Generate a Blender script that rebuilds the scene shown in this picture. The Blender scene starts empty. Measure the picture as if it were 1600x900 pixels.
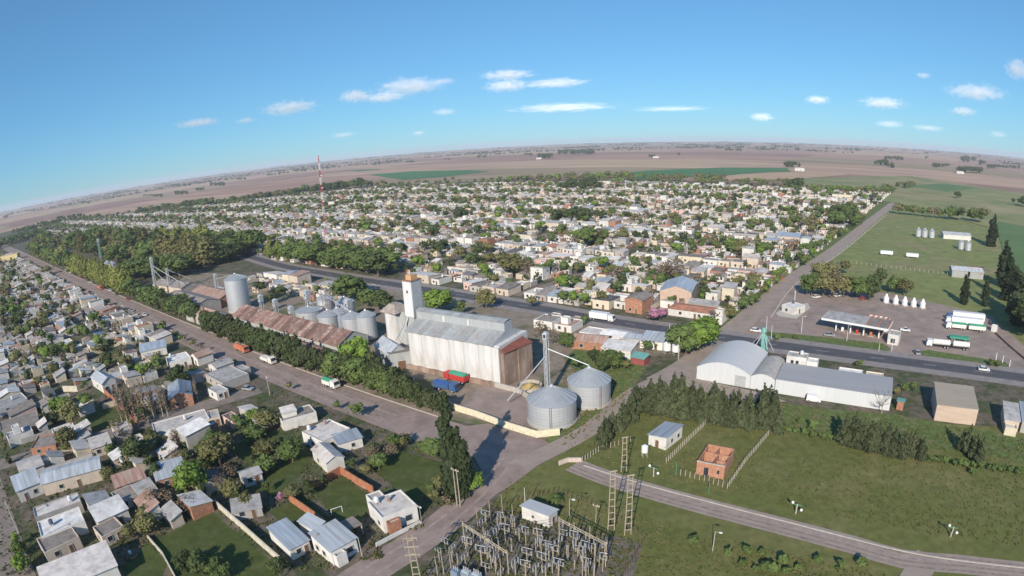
import bpy, math, random
import numpy as np
from mathutils import Matrix, Vector

scene = bpy.context.scene
rnd = random.Random(11)

# ------------------------------------------------------------------ camera (fisheye lens of a small drone, 70 m up)
F = 920.0
PITCH = math.radians(14.03); ROLL = math.radians(-3.13); H = 70.0
_up = np.array([math.sin(ROLL) * math.cos(PITCH), math.cos(ROLL) * math.cos(PITCH), math.sin(PITCH)])
_fw = np.array([0, 0, -1.0]); _y = _fw - _up * (_fw @ _up); _y /= np.linalg.norm(_y); _x = np.cross(_y, _up)
ROT = np.stack([_x, _y, _up])                       # world = ROT @ camera
cd = bpy.data.cameras.new('camera'); cam = bpy.data.objects.new('camera', cd)
scene.collection.objects.link(cam); scene.camera = cam
cam.matrix_world = Matrix.Translation((0, 0, H)) @ Matrix([list(r) for r in ROT]).to_4x4()
cd.type = 'PANO'; cd.clip_start = 0.5; cd.clip_end = 120000; cd.sensor_width = 36; cd.sensor_fit = 'HORIZONTAL'
cc = cd.cycles if hasattr(cd, 'cycles') and hasattr(cd.cycles, 'panorama_type') else cd
cc.panorama_type = 'FISHEYE_LENS_POLYNOMIAL'
cc.fisheye_fov = math.radians(180)
cc.fisheye_polynomial_k0 = 0.0; cc.fisheye_polynomial_k1 = -(1600 / 36.0) / F
cc.fisheye_polynomial_k2 = 0.0; cc.fisheye_polynomial_k3 = 0.0; cc.fisheye_polynomial_k4 = 0.0

# ------------------------------------------------------------------ sky, sun, exposure
SUN_AZ = math.radians(198); SUN_EL = math.radians(29)      # azimuth clockwise from +Y
world = bpy.data.worlds.new('World'); scene.world = world; world.use_nodes = True
nt = world.node_tree; bg = nt.nodes['Background']
sky = nt.nodes.new('ShaderNodeTexSky'); sky.sky_type = 'NISHITA'; sky.sun_disc = False
sky.sun_elevation = SUN_EL; sky.sun_rotation = SUN_AZ; sky.altitude = 0; sky.air_density = 1.0; sky.dust_density = 0.0; sky.ozone_density = 10.0
gm = nt.nodes.new('ShaderNodeGamma'); gm.inputs[1].default_value = 0.62; nt.links.new(sky.outputs[0], gm.inputs[0])        # the camera's soft tone curve on the sky
tn = nt.nodes.new('ShaderNodeMixRGB'); tn.blend_type = 'MULTIPLY'; tn.inputs[0].default_value = 1.0; tn.inputs[2].default_value = (1.33, 2.0, 2.30, 1); nt.links.new(gm.outputs[0], tn.inputs[1])
nt.links.new(tn.outputs[0], bg.inputs[0]); bg.inputs[1].default_value = 0.094
sd = bpy.data.lights.new('sun', 'SUN'); sd.energy = 5.0; sd.angle = math.radians(0.53); sd.color = (1.0, 0.90, 0.76)
sun = bpy.data.objects.new('sun', sd); scene.collection.objects.link(sun)
_s = Vector((math.sin(SUN_AZ) * math.cos(SUN_EL), math.cos(SUN_AZ) * math.cos(SUN_EL), math.sin(SUN_EL)))
sun.rotation_euler = _s.to_track_quat('Z', 'Y').to_euler(); sun.location = (0, 0, 200)
vs = scene.view_settings; vs.view_transform = 'Standard'; vs.look = 'None'; vs.gamma = 1.0; vs.exposure = 0.16
scene.cycles.use_denoising = True
scene.cycles.max_bounces = 5; scene.cycles.diffuse_bounces = 2; scene.cycles.glossy_bounces = 2
scene.cycles.transmission_bounces = 2; scene.cycles.transparent_max_bounces = 24; scene.cycles.volume_bounces = 2
scene.cycles.caustics_reflective = False; scene.cycles.caustics_refractive = False

# ------------------------------------------------------------------ helpers
def at(px, py, z=0.0):
    """photo pixel -> point of the horizontal plane at height z (metres)"""
    dx, dy = px - 800.0, py - 450.0; r = math.hypot(dx, dy); th = r / F; s = math.sin(th) / max(r, 1e-9)
    v = ROT @ np.array([dx * s, -dy * s, -math.cos(th)]); t = (H - z) / -v[2]
    return Vector((v[0] * t, v[1] * t, z))
def pix(X, Y, Z=0.0):
    c = ROT.T @ np.array([X, Y, Z - H]); n = np.linalg.norm(c); th = math.acos(-c[2] / n); h = math.hypot(c[0], c[1])
    return 800 + c[0] / h * F * th, 450 - c[1] / h * F * th
def inpoly(x, y, poly):
    c = False; j = len(poly) - 1
    for i in range(len(poly)):
        xi, yi = poly[i]; xj, yj = poly[j]
        if (yi > y) != (yj > y) and x < (xj - xi) * (y - yi) / (yj - yi) + xi: c = not c
        j = i
    return c
COL = scene.collection
MATS = {}
def node(nt, t, **kw):
    n = nt.nodes.new(t)
    for k, v in kw.items(): setattr(n, k, v)
    return n
def mat(name, col, rough=0.85, var=0.18, scale=0.6, metal=0.0, rnd_amt=0.0, col2=None, c2_scale=0.15, c2_lo=0.5, c2_hi=0.7, bump=0.0, bscale=3.0,
        streak=None, translucent=0.0, spec=0.3, coords='Object'):
    """procedural material: base colour, broken by two noises, an optional second colour in blotches, optional streaks (stretch x,y,z)"""
    if name in MATS: return MATS[name]
    m = bpy.data.materials.new(name); m.use_nodes = True; MATS[name] = m
    nt = m.node_tree; N = nt.nodes; L = nt.links; b = N['Principled BSDF']
    b.inputs['Roughness'].default_value = rough; b.inputs['Metallic'].default_value = metal
    b.inputs['Specular IOR Level'].default_value = spec
    tc = node(nt, 'ShaderNodeTexCoord')
    if coords == 'World':
        geo = node(nt, 'ShaderNodeNewGeometry'); src = geo.outputs['Position']
    else: src = tc.outputs['Object']
    vec = src
    if streak:
        mp = node(nt, 'ShaderNodeMapping'); mp.inputs['Scale'].default_value = streak; L.new(src, mp.inputs[0]); vec = mp.outputs[0]
    n1 = node(nt, 'ShaderNodeTexNoise'); n1.inputs['Scale'].default_value = scale; n1.inputs['Detail'].default_value = 6; n1.inputs['Roughness'].default_value = 0.65
    L.new(vec, n1.inputs['Vector'])
    if rnd_amt or coords != 'World':
        oi = node(nt, 'ShaderNodeObjectInfo')
        if coords != 'World':
            n1.noise_dimensions = '4D'
            mw = node(nt, 'ShaderNodeMath', operation='MULTIPLY'); L.new(oi.outputs['Random'], mw.inputs[0]); mw.inputs[1].default_value = 50; L.new(mw.outputs[0], n1.inputs['W'])
    cur = None
    base = node(nt, 'ShaderNodeRGB'); base.outputs[0].default_value = (*col, 1); cur = base.outputs[0]
    if col2:
        n2 = node(nt, 'ShaderNodeTexNoise'); n2.inputs['Scale'].default_value = c2_scale; n2.inputs['Detail'].default_value = 8; n2.inputs['Roughness'].default_value = 0.7
        L.new(vec, n2.inputs['Vector'])
        mr = node(nt, 'ShaderNodeMapRange'); mr.inputs[1].default_value = c2_lo; mr.inputs[2].default_value = c2_hi; L.new(n2.outputs[0], mr.inputs[0])
        mx = node(nt, 'ShaderNodeMixRGB'); L.new(mr.outputs[0], mx.inputs[0]); L.new(cur, mx.inputs[1]); mx.inputs[2].default_value = (*col2, 1); cur = mx.outputs[0]
    hs = node(nt, 'ShaderNodeHueSaturation')
    mr2 = node(nt, 'ShaderNodeMapRange'); mr2.inputs[1].default_value = 0.25; mr2.inputs[2].default_value = 0.75
    mr2.inputs[3].default_value = 1 - var * 1.6; mr2.inputs[4].default_value = 1 + var * 1.6; L.new(n1.outputs[0], mr2.inputs[0])
    val = mr2.outputs[0]
    if rnd_amt:
        mr3 = node(nt, 'ShaderNodeMapRange'); mr3.inputs[3].default_value = 1 - rnd_amt; mr3.inputs[4].default_value = 1 + rnd_amt; L.new(oi.outputs['Random'], mr3.inputs[0])
        mm = node(nt, 'ShaderNodeMath', operation='MULTIPLY'); L.new(val, mm.inputs[0]); L.new(mr3.outputs[0], mm.inputs[1]); val = mm.outputs[0]
    L.new(val, hs.inputs['Value']); L.new(cur, hs.inputs['Color'])
    L.new(hs.outputs[0], b.inputs['Base Color'])
    if bump:
        nb = node(nt, 'ShaderNodeTexNoise'); nb.inputs['Scale'].default_value = bscale; nb.inputs['Detail'].default_value = 4; L.new(vec, nb.inputs['Vector'])
        bp = node(nt, 'ShaderNodeBump'); bp.inputs['Strength'].default_value = bump; bp.inputs['Distance'].default_value = 0.15
        L.new(nb.outputs[0], bp.inputs['Height']); L.new(bp.outputs[0], b.inputs['Normal'])
    if translucent:
        tr = node(nt, 'ShaderNodeBsdfTranslucent'); L.new(hs.outputs[0], tr.inputs[0])
        ms = node(nt, 'ShaderNodeMixShader'); ms.inputs[0].default_value = translucent
        L.new(b.outputs[0], ms.inputs[1]); L.new(tr.outputs[0], ms.inputs[2]); L.new(ms.outputs[0], N['Material Output'].inputs[0])
    return m

class MB:
    """collects faces of one mesh, in local metres"""
    def __init__(s): s.v = []; s.f = []; s.m = []; s.ms = []
    def mi(s, m):
        if m not in s.ms: s.ms.append(m)
        return s.ms.index(m)
    def poly(s, pts, m):
        b = len(s.v); s.v += [tuple(p) for p in pts]; s.f.append(tuple(range(b, b + len(pts)))); s.m.append(s.mi(m)); return s
    def box(s, x0, x1, y0, y1, z0, z1, m, top=None):
        b = len(s.v); k = s.mi(m); s.v += [(x0, y0, z0), (x1, y0, z0), (x1, y1, z0), (x0, y1, z0), (x0, y0, z1), (x1, y0, z1), (x1, y1, z1), (x0, y1, z1)]
        s.f += [(b + 3, b + 2, b + 1, b), (b + 4, b + 5, b + 6, b + 7), (b, b + 1, b + 5, b + 4), (b + 1, b + 2, b + 6, b + 5), (b + 2, b + 3, b + 7, b + 6), (b + 3, b, b + 4, b + 7)]
        s.m += [k, s.mi(top) if top else k, k, k, k, k]; return s
    def prism(s, ring0, ring1, m, cap0=True, cap1=True, mcap=None):
        """two matching rings of points joined by quads"""
        n = len(ring0); b = len(s.v); k = s.mi(m); c = s.mi(mcap) if mcap else k; s.v += [tuple(p) for p in ring0] + [tuple(p) for p in ring1]
        for i in range(n): j = (i + 1) % n; s.f.append((b + i, b + j, b + n + j, b + n + i)); s.m.append(k)
        if cap0: s.f.append(tuple(b + i for i in reversed(range(n)))); s.m.append(c)
        if cap1: s.f.append(tuple(b + n + i for i in range(n))); s.m.append(c)
        return s
    def cyl(s, cx, cy, z0, z1, r, n, m, r2=None, cap0=False, cap1=True, mcap=None, ph=0.0):
        r2 = r if r2 is None else r2
        a = [2 * math.pi * i / n + ph for i in range(n)]
        return s.prism([(cx + r * math.cos(t), cy + r * math.sin(t), z0) for t in a], [(cx + r2 * math.cos(t), cy + r2 * math.sin(t), z1) for t in a], m, cap0, cap1, mcap)
    def tube(s, p, q, r, m, n=5, r2=None):
        p = Vector(p); q = Vector(q); d = q - p
        if d.length < 1e-6: return s
        d.normalize(); a = d.cross(Vector((0, 0, 1)) if abs(d.z) < 0.9 else Vector((1, 0, 0))).normalized(); b = d.cross(a); r2 = r if r2 is None else r2
        ang = [2 * math.pi * i / n for i in range(n)]
        return s.prism([p + r * (a * math.cos(t) + b * math.sin(t)) for t in ang], [q + r2 * (a * math.cos(t) + b * math.sin(t)) for t in ang], m)
    def ball(s, c, r, m, nu=8, nv=5, sz=1.0):
        c = Vector(c)
        for j in range(nv):
            t0 = math.pi * j / nv - math.pi / 2; t1 = math.pi * (j + 1) / nv - math.pi / 2
            for i in range(nu):
                a0 = 2 * math.pi * i / nu; a1 = 2 * math.pi * (i + 1) / nu
                P = lambda a, t: (c.x + r * math.cos(t) * math.cos(a), c.y + r * math.cos(t) * math.sin(a), c.z + sz * r * math.sin(t))
                q = [P(a0, t0), P(a1, t0), P(a1, t1), P(a0, t1)]
                if j == 0: q = [q[0], q[2], q[3]]
                elif j == nv - 1: q = q[:3]
                s.poly(q, m)
        return s
    def mesh(s, name, smooth=False):
        me = bpy.data.meshes.new(name); me.from_pydata(s.v, [], s.f)
        for m in s.ms: me.materials.append(m)
        me.polygons.foreach_set('material_index', s.m)
        if smooth: me.polygons.foreach_set('use_smooth', [True] * len(s.f))
        me.update(); return me
    def build(s, name, parent=None, loc=None, rz=0.0, smooth=False):
        return link(name, s.mesh(name, smooth), parent, loc, rz)
def link(name, data, parent=None, loc=None, rz=0.0, scale=None):
    o = bpy.data.objects.new(name, data); COL.objects.link(o)
    if parent: o.parent = parent
    if loc is not None: o.location = loc
    if rz: o.rotation_euler = (0, 0, rz)
    if scale is not None: o.scale = scale if hasattr(scale, '__len__') else (scale,) * 3
    return o
def tag(o, label=None, cat=None, group=None, kind=None):
    if label: o['label'] = label
    if cat: o['category'] = cat
    if group: o['group'] = group
    if kind: o['kind'] = kind
    return o
def thing(name, label, cat, loc, rz=0.0, group=None):
    o = bpy.data.objects.new(name, None); o.empty_display_size = 0.5; COL.objects.link(o); o.location = loc; o.rotation_euler = (0, 0, rz)
    return tag(o, label, cat, group)
def frame(C, R, D, z=0.0):
    """near base corner C, next corner R along the front (pixels), depth D (metres, or pixel of the corner behind C) -> origin, turn, width, depth"""
    c = at(*C, z); r = at(*R, z); d = r - c; w = d.length; rz = math.atan2(d.y, d.x); n = Vector((-d.y, d.x, 0)) / w
    if not isinstance(D, (int, float)): D = abs((at(*D, z) - c).dot(n))
    c.z = 0
    return c, rz, w, D
def sheet(name, pts, z, m, kind='structure', sub=0):
    b = MB(); b.poly([(p[0], p[1], z) for p in pts], m); me = b.mesh(name)
    o = link(name, me); o['kind'] = kind; return o
def psheet(name, pxs, z, m, **k): return sheet(name, [at(*p)[:2] for p in pxs], z, m, **k)
def ribbon(name, pts, w, z, m, thick=0.0, kind='structure', side=0.0):
    """strip of width w along ground points; thick>0 gives a raised kerb"""
    P = [Vector((p[0], p[1], 0)) for p in pts]; Lp = []; Rp = []
    for i, p in enumerate(P):
        d = (P[min(i + 1, len(P) - 1)] - P[max(i - 1, 0)]).normalized(); n = Vector((-d.y, d.x, 0)); p = p + n * side
        Lp.append(p + n * w / 2); Rp.append(p - n * w / 2)
    b = MB()
    for i in range(len(P) - 1):
        q = [Rp[i], Rp[i + 1], Lp[i + 1], Lp[i]]
        b.poly([(v.x, v.y, z + thick) for v in q], m)
        if thick:
            b.poly([(Rp[i].x, Rp[i].y, z - .05), (Rp[i + 1].x, Rp[i + 1].y, z - .05), (Rp[i + 1].x, Rp[i + 1].y, z + thick), (Rp[i].x, Rp[i].y, z + thick)], m)
            b.poly([(Lp[i + 1].x, Lp[i + 1].y, z - .05), (Lp[i].x, Lp[i].y, z - .05), (Lp[i].x, Lp[i].y, z + thick), (Lp[i + 1].x, Lp[i + 1].y, z + thick)], m)
    o = b.build(name); o['kind'] = kind; return o
def pline(pxs, step=6.0):
    """pixel polyline -> smooth ground polyline"""
    P = [at(*p) for p in pxs]; out = []
    for i in range(len(P) - 1):
        p0 = P[max(i - 1, 0)]; p1 = P[i]; p2 = P[i + 1]; p3 = P[min(i + 2, len(P) - 1)]; n = max(2, int((p2 - p1).length / step))
        for k in range(n):
            t = k / n; out.append(0.5 * ((2 * p1) + (p2 - p0) * t + (2 * p0 - 5 * p1 + 4 * p2 - p3) * t * t + (3 * p1 - p0 - 3 * p2 + p3) * t ** 3))
    out.append(P[-1]); return out
AZ = lambda deg: Vector((math.sin(math.radians(deg)), math.cos(math.radians(deg)), 0))
U = AZ(126.5); V = AZ(42.5); NU = AZ(36.5)      # along the avenue and highway, along the cross streets, across the avenue
RZU = math.atan2(U.y, U.x)
# ------------------------------------------------------------------ materials
def field_material():
    m = bpy.data.materials.new('farmland_soil'); m.use_nodes = True; nt = m.node_tree; L = nt.links; b = nt.nodes['Principled BSDF']
    b.inputs['Roughness'].default_value = 0.95; b.inputs['Specular IOR Level'].default_value = 0.1
    geo = node(nt, 'ShaderNodeNewGeometry')
    mp = node(nt, 'ShaderNodeMapping'); mp.inputs['Rotation'].default_value = (0, 0, -RZU); L.new(geo.outputs['Position'], mp.inputs[0])
    sc = node(nt, 'ShaderNodeMapping'); sc.inputs['Scale'].default_value = (1 / 900., 1 / 560., 0); sc.inputs['Location'].default_value = (.37, .61, 0); L.new(mp.outputs[0], sc.inputs[0])
    fl = node(nt, 'ShaderNodeVectorMath', operation='FLOOR'); L.new(sc.outputs[0], fl.inputs[0])
    wn = node(nt, 'ShaderNodeTexWhiteNoise', noise_dimensions='2D'); L.new(fl.outputs[0], wn.inputs['Vector'])
    cr = node(nt, 'ShaderNodeValToRGB'); e = cr.color_ramp; e.interpolation = 'CONSTANT'
    cols = [(0, (.36, .23, .175)), (.16, (.31, .195, .15)), (.3, (.41, .28, .205)), (.44, (.28, .18, .145)), (.58, (.43, .31, .215)), (.70, (.24, .21, .125)), (.80, (.33, .235, .17)), (.9, (.29, .225, .15))]
    e.elements[0].color = (*cols[0][1], 1); e.elements[1].position = cols[1][0]; e.elements[1].color = (*cols[1][1], 1)
    for p, c in cols[2:]: x = e.elements.new(p); x.color = (*c, 1)
    L.new(wn.outputs['Value'], cr.inputs[0])
    hs = node(nt, 'ShaderNodeHueSaturation'); L.new(cr.outputs[0], hs.inputs['Color'])
    n1 = node(nt, 'ShaderNodeTexNoise'); n1.inputs['Scale'].default_value = .006; n1.inputs['Detail'].default_value = 9; n1.inputs['Roughness'].default_value = .62
    sx = node(nt, 'ShaderNodeMapping'); sx.inputs['Scale'].default_value = (.35, 1.6, 1); L.new(mp.outputs[0], sx.inputs[0]); L.new(sx.outputs[0], n1.inputs['Vector'])
    mr = node(nt, 'ShaderNodeMapRange'); mr.inputs[1].default_value = .3; mr.inputs[2].default_value = .7; mr.inputs[3].default_value = .72; mr.inputs[4].default_value = 1.25
    L.new(n1.outputs[0], mr.inputs[0]); L.new(mr.outputs[0], hs.inputs['Value']); L.new(hs.outputs[0], b.inputs['Base Color']); return m
W = dict(coords='World')
M_FIELD = field_material()
M_TOWN = mat('yard_earth', (.135, .11, .085), .95, .34, .5, col2=(.062, .078, .032), c2_scale=.11, c2_lo=.45, c2_hi=.56, bump=.5, bscale=1.5, **W)
M_MEADOW = mat('meadow_grass', (.118, .130, .036), .95, .2, .45, col2=(.185, .165, .068), c2_scale=.06, c2_lo=.48, c2_hi=.70, bump=.4, bscale=2.5, **W)
M_PASTURE = mat('pasture_grass', (.18, .205, .07), .95, .2, .12, col2=(.24, .20, .11), c2_scale=.02, c2_lo=.5, c2_hi=.7, bump=.3, **W)
M_LAWN = mat('lawn_grass', (.060, .082, .019), .95, .2, .5, col2=(.10, .11, .045), c2_scale=.2, c2_lo=.5, c2_hi=.72, bump=.5, bscale=4, **W)
M_VERGE = mat('verge_grass', (.10, .14, .04), .95, .3, .6, col2=(.19, .16, .10), c2_scale=.25, c2_lo=.52, c2_hi=.68, bump=.6, bscale=3, **W)
M_AVENUE = mat('worn_street', (.29, .225, .20), .9, .13, .25, col2=(.225, .172, .155), c2_scale=.12, c2_lo=.45, c2_hi=.65, bump=.15, **W)
M_DIRT = mat('gravel_road', (.32, .26, .225), .95, .15, .4, col2=(.21, .18, .15), c2_scale=.2, c2_lo=.5, c2_hi=.7, bump=.3, **W)
M_ASPH = mat('highway_asphalt', (.085, .085, .095), .85, .15, .3, **W)
M_SHOULDER = mat('highway_shoulder', (.25, .225, .215), .92, .14, .4, **W)
M_YARD = mat('packed_yard', (.30, .235, .205), .95, .14, .2, col2=(.20, .165, .15), c2_scale=.08, c2_lo=.48, c2_hi=.68, bump=.2, **W)
M_CYARD = mat('elevator_yard_earth', (.24, .195, .155), .95, .22, .25, col2=(.10, .115, .05), c2_scale=.05, c2_lo=.5, c2_hi=.62, bump=.4, **W)
M_STREET = mat('side_street', (.215, .18, .155), .95, .2, .3, **W)
M_KERB = mat('kerb_concrete', (.46, .42, .37), .9, .15, 1.0, **W)
M_LINE = mat('road_paint', (.6, .6, .58), .8, .15, 2, **W)
M_GRAVEL = mat('substation_gravel', (.15, .13, .115), .95, .3, .8, col2=(.07, .08, .04), c2_scale=.3, c2_lo=.5, c2_hi=.65, bump=.5, **W)
M_CROP = mat('young_wheat', (.055, .16, .055), .9, .12, .01, **W)
M_CROP2 = mat('pale_stubble', (.42, .29, .19), .95, .12, .01, **W)
M_FALLOW = mat('weedy_fallow', (.195, .215, .085), .95, .15, .012, col2=(.28, .23, .13), c2_scale=.006, c2_lo=.45, c2_hi=.65, **W)
M_DARKCROP = mat('dark_pasture', (.10, .165, .06), .95, .12, .02, **W)

# ------------------------------------------------------------------ the land
RAD = 13400.0
b = MB(); b.poly([(RAD * math.cos(2 * math.pi * i / 180), RAD * math.sin(2 * math.pi * i / 180), 0) for i in range(180)], M_FIELD)
b.build('ground')['kind'] = 'structure'
psheet('crop_field', [(575, 273), (640, 268), (735, 266), (765, 268), (690, 277), (630, 281)], .6, M_CROP)
psheet('crop_field', [(535, 267), (590, 264), (598, 265), (560, 268)], .6, M_CROP)
psheet('crop_field', [(960, 273), (1010, 267), (1130, 262), (1230, 263), (1235, 268), (1120, 275), (1000, 281)], .6, M_CROP)
psheet('stubble_field', [(1100, 279), (1180, 270), (1310, 269), (1325, 274), (1240, 280), (1150, 283)], .5, M_CROP2)
psheet('fallow_field', [(1225, 290), (1250, 279), (1420, 275), (1600, 303), (1760, 335), (1760, 420), (1560, 360), (1400, 318), (1290, 300)], .4, M_FALLOW)
psheet('dark_pasture', [(1420, 291), (1470, 287), (1530, 294), (1480, 300)], .5, M_DARKCROP)
psheet('dark_pasture', [(1552, 345), (1700, 375), (1760, 450), (1640, 470), (1570, 400)], .5, M_DARKCROP)
psheet('town_ground', [(-260, 430), (-60, 380), (60, 350), (180, 334), (330, 316), (480, 298), (600, 290), (830, 281), (1000, 281), (1240, 290), (1400, 298), (1335, 360), (1240, 428), (1180, 480), (1130, 525),
    (1240, 540), (1660, 598), (1760, 640), (1500, 1010), (800, 1120), (100, 1120), (-260, 800)], .03, M_TOWN)
psheet('pasture', [(1425, 300), (1470, 302), (1760, 420), (1760, 600), (1600, 545), (1545, 492), (1450, 472), (1330, 458), (1250, 432), (1330, 372)], .06, M_PASTURE)
psheet('meadow', [(735, 830), (800, 752), (900, 690), (960, 650), (1010, 612), (1080, 590), (1230, 632), (1400, 660), (1620, 668), (1760, 690), (1560, 1010), (900, 1100), (620, 930)], .06, M_MEADOW)
psheet('rough_verge', [(1180, 625), (1300, 640), (1400, 648), (1640, 690), (1640, 725), (1480, 705), (1300, 680), (1190, 662)], .08, M_VERGE)
psheet('elevator_yard', [(330, 500), (480, 585), (700, 655), (760, 668), (850, 690), (868, 672), (905, 655), (960, 590), (1010, 560), (1085, 540), (860, 490), (700, 462), (560, 440), (300, 425), (230, 470)], .06, M_CYARD)
psheet('silo_grass', [(878, 700), (850, 690), (868, 672), (905, 655), (930, 618), (880, 560), (900, 545), (985, 555), (1010, 575), (985, 612), (945, 652), (905, 678)], .09, M_VERGE)
psheet('truck_yard', [(715, 640), (770, 590), (800, 606), (845, 600), (870, 625), (822, 670), (745, 655)], .09, M_YARD)
psheet('station_yard', [(1172, 519), (1190, 498), (1236, 438), (1275, 452), (1390, 458), (1460, 474), (1545, 492), (1600, 540), (1700, 612), (1540, 576), (1430, 561), (1300, 545)], .09, M_YARD)
psheet('station_verge', [(1192, 518), (1280, 526), (1380, 537), (1392, 546), (1386, 550), (1290, 541), (1196, 526)], .12, M_VERGE)
psheet('station_verge', [(1433, 550), (1450, 547), (1570, 566), (1578, 572), (1568, 577), (1480, 567), (1436, 558)], .12, M_VERGE)
psheet('shed_forecourt', [(1010, 600), (1035, 580), (1095, 545), (1130, 530), (1160, 520), (1175, 522), (1110, 570), (1088, 592), (1180, 612), (1230, 628), (1160, 630), (1060, 600)], .1, M_DIRT)

# ------------------------------------------------------------------ roads
AVC = Vector((-73.5, 172.5, 0))
ribbon('avenue', [AVC + U * t for t in range(-1500, -20, 15)], 16.5, .112, M_AVENUE); ribbon('avenue', [AVC + U * t - NU * .4 for t in range(-40, 86, 6)], 13, .113, M_AVENUE)
ribbon('avenue_kerb', [AVC + U * t for t in range(-900, -33, 6)], .35, .1, M_KERB, thick=.16, side=8.4); ribbon('avenue_kerb', [AVC + U * t for t in range(-39, 66, 6)], .35, .1, M_KERB, thick=.16, side=6.3)
psheet('junction', [(690, 690), (716, 668), (762, 662), (850, 688), (874, 704), (838, 730), (790, 765), (745, 788), (728, 770), (752, 735), (742, 716)], .125, M_AVENUE)
ribbon('road', pline([(470, 975), (560, 905), (640, 855), (700, 812), (752, 766), (800, 712)]), 7.5, .142, M_AVENUE)
ribbon('road', pline([(812, 728), (870, 700), (915, 676), (950, 648), (985, 618), (1012, 602), (1040, 590)]), 5.5, .152, M_DIRT)
ribbon('road', pline([(1030, 598), (1075, 572), (1118, 536), (1150, 512), (1195, 473), (1245, 432), (1312, 385), (1370, 338), (1424, 297)]), 10, .133, M_DIRT)
ribbon('road_verge', pline([(1150, 508), (1190, 470), (1238, 428), (1305, 383), (1362, 338), (1416, 297)]), 9, .09, M_VERGE, side=4.5)
ribbon('kerb', pline([(1200, 497), (1245, 440), (1318, 390), (1380, 338)]), .5, .11, M_KERB, thick=.14, side=-1)
hw = pline([(1720, 609), (1600, 591), (1500, 577), (1300, 551), (1100, 524), (940, 500), (860, 485), (800, 475), (746, 466), (704, 459), (624, 446), (570, 438), (505, 427), (443, 416), (380, 398)], 8)
ribbon('highway_shoulder', hw, 17, .15, M_SHOULDER)
ribbon('highway', hw, 7.6, .165, M_ASPH)
for i in range(0, 44):
    a = hw[i]; c = hw[i + 1]; d = (c - a)
    if i % 2 == 0: ribbon('centre_line', [a + d * .1, a + d * .6], .16, .175, M_LINE)
ribbon('lane', pline([(896, 727), (950, 748), (1040, 775), (1200, 817), (1330, 851), (1410, 874), (1500, 882), (1640, 897)]), 5.6, .13, M_DIRT)
ribbon('lane_kerb', pline([(912, 728), (1000, 756), (1100, 783), (1240, 819), (1340, 845), (1440, 868), (1620, 890)]), .3, .1, M_KERB, thick=.15)
ribbon('lane', pline([(1452, 868), (1428, 905), (1420, 960)]), 5.5, .135, M_DIRT)
M_RUT = mat('wheel_rut', (.25, .198, .17), .95, .25, .7, **W); M_RUTL = mat('pale_wheel_track', (.305, .245, .218), .95, .2, .7, **W)
_lane = pline([(896, 727), (950, 748), (1040, 775), (1200, 817), (1330, 851), (1410, 874), (1500, 882), (1640, 897)])
for sd_, w_, m_ in ((-1.9, .55, M_RUT), (-.55, .5, M_RUT), (.5, .9, M_RUTL), (1.7, .5, M_RUT)): ribbon('wheel_track', _lane, w_, .136, m_, side=sd_)
for sd_, w_, m_ in ((-4.2, 1.0, M_RUTL), (-2.2, 1.2, M_RUT), (.4, 1.0, M_RUTL), (3.0, 1.4, M_RUT)): ribbon('wheel_track', [AVC + U * t for t in range(-500, 60, 10)], w_, .116, m_, side=sd_)
_br = pline([(470, 975), (560, 905), (640, 855), (700, 812), (752, 766), (800, 712)])
for sd_ in (-1.4, 1.3): ribbon('wheel_track', _br, .7, .146, M_RUTL, side=sd_)
LC = Vector((-98, 150.5, 0)); LV = AZ(48)
ribbon('side_street', [LC + LV * t for t in range(-70, 22, 6)], 8, .105, M_STREET)
ribbon('side_street', [Vector((-111.7, 68, 0)) + U * t for t in range(-900, 60, 12)], 12, .11, M_STREET)

# lawns and bare gardens
LAWNS = [('lawn', [(243, 845), (330, 800), (445, 893), (395, 940), (300, 960)]), ('lawn', [(118, 660), (158, 632), (195, 638), (210, 660), (150, 685)]), ('lawn', [(492, 770), (536, 745), (583, 780), (560, 822), (520, 806)]),
             ('lawn', [(585, 738), (625, 705), (690, 722), (686, 770), (650, 785)]), ('lawn', [(420, 800), (470, 775), (520, 812), (470, 838)]), ('lawn', [(395, 765), (450, 712), (500, 690), (470, 740), (430, 775)]),
             ('lawn', [(355, 700), (420, 672), (450, 690), (400, 735)]), ('lawn', [(190, 888), (232, 850), (262, 880), (240, 930)])]
for n, p in LAWNS: psheet(n, p, .07, M_LAWN)
psheet('roadside_verge', [(560, 878), (650, 825), (735, 758), (752, 762), (690, 808), (595, 872)], .075, M_VERGE)
psheet('substation_gravel', [(690, 868), (760, 790), (870, 812), (1005, 850), (970, 960), (640, 990), (630, 930)], .1, M_GRAVEL)

# ------------------------------------------------------------------ air
hz = bpy.data.materials.new('haze_air'); hz.use_nodes = True; nt = hz.node_tree; nt.nodes.remove(nt.nodes['Principled BSDF'])
pv = node(nt, 'ShaderNodeVolumePrincipled'); pv.inputs['Color'].default_value = (.80, .88, 1, 1); pv.inputs['Density'].default_value = 8.5e-5; pv.inputs['Anisotropy'].default_value = 0.0
nt.links.new(pv.outputs[0], nt.nodes['Material Output'].inputs['Volume'])
b = MB(); b.box(-RAD - 100, RAD + 100, -RAD - 100, RAD + 100, -1.5, 95, hz); b.build('haze')['kind'] = 'stuff'
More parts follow.
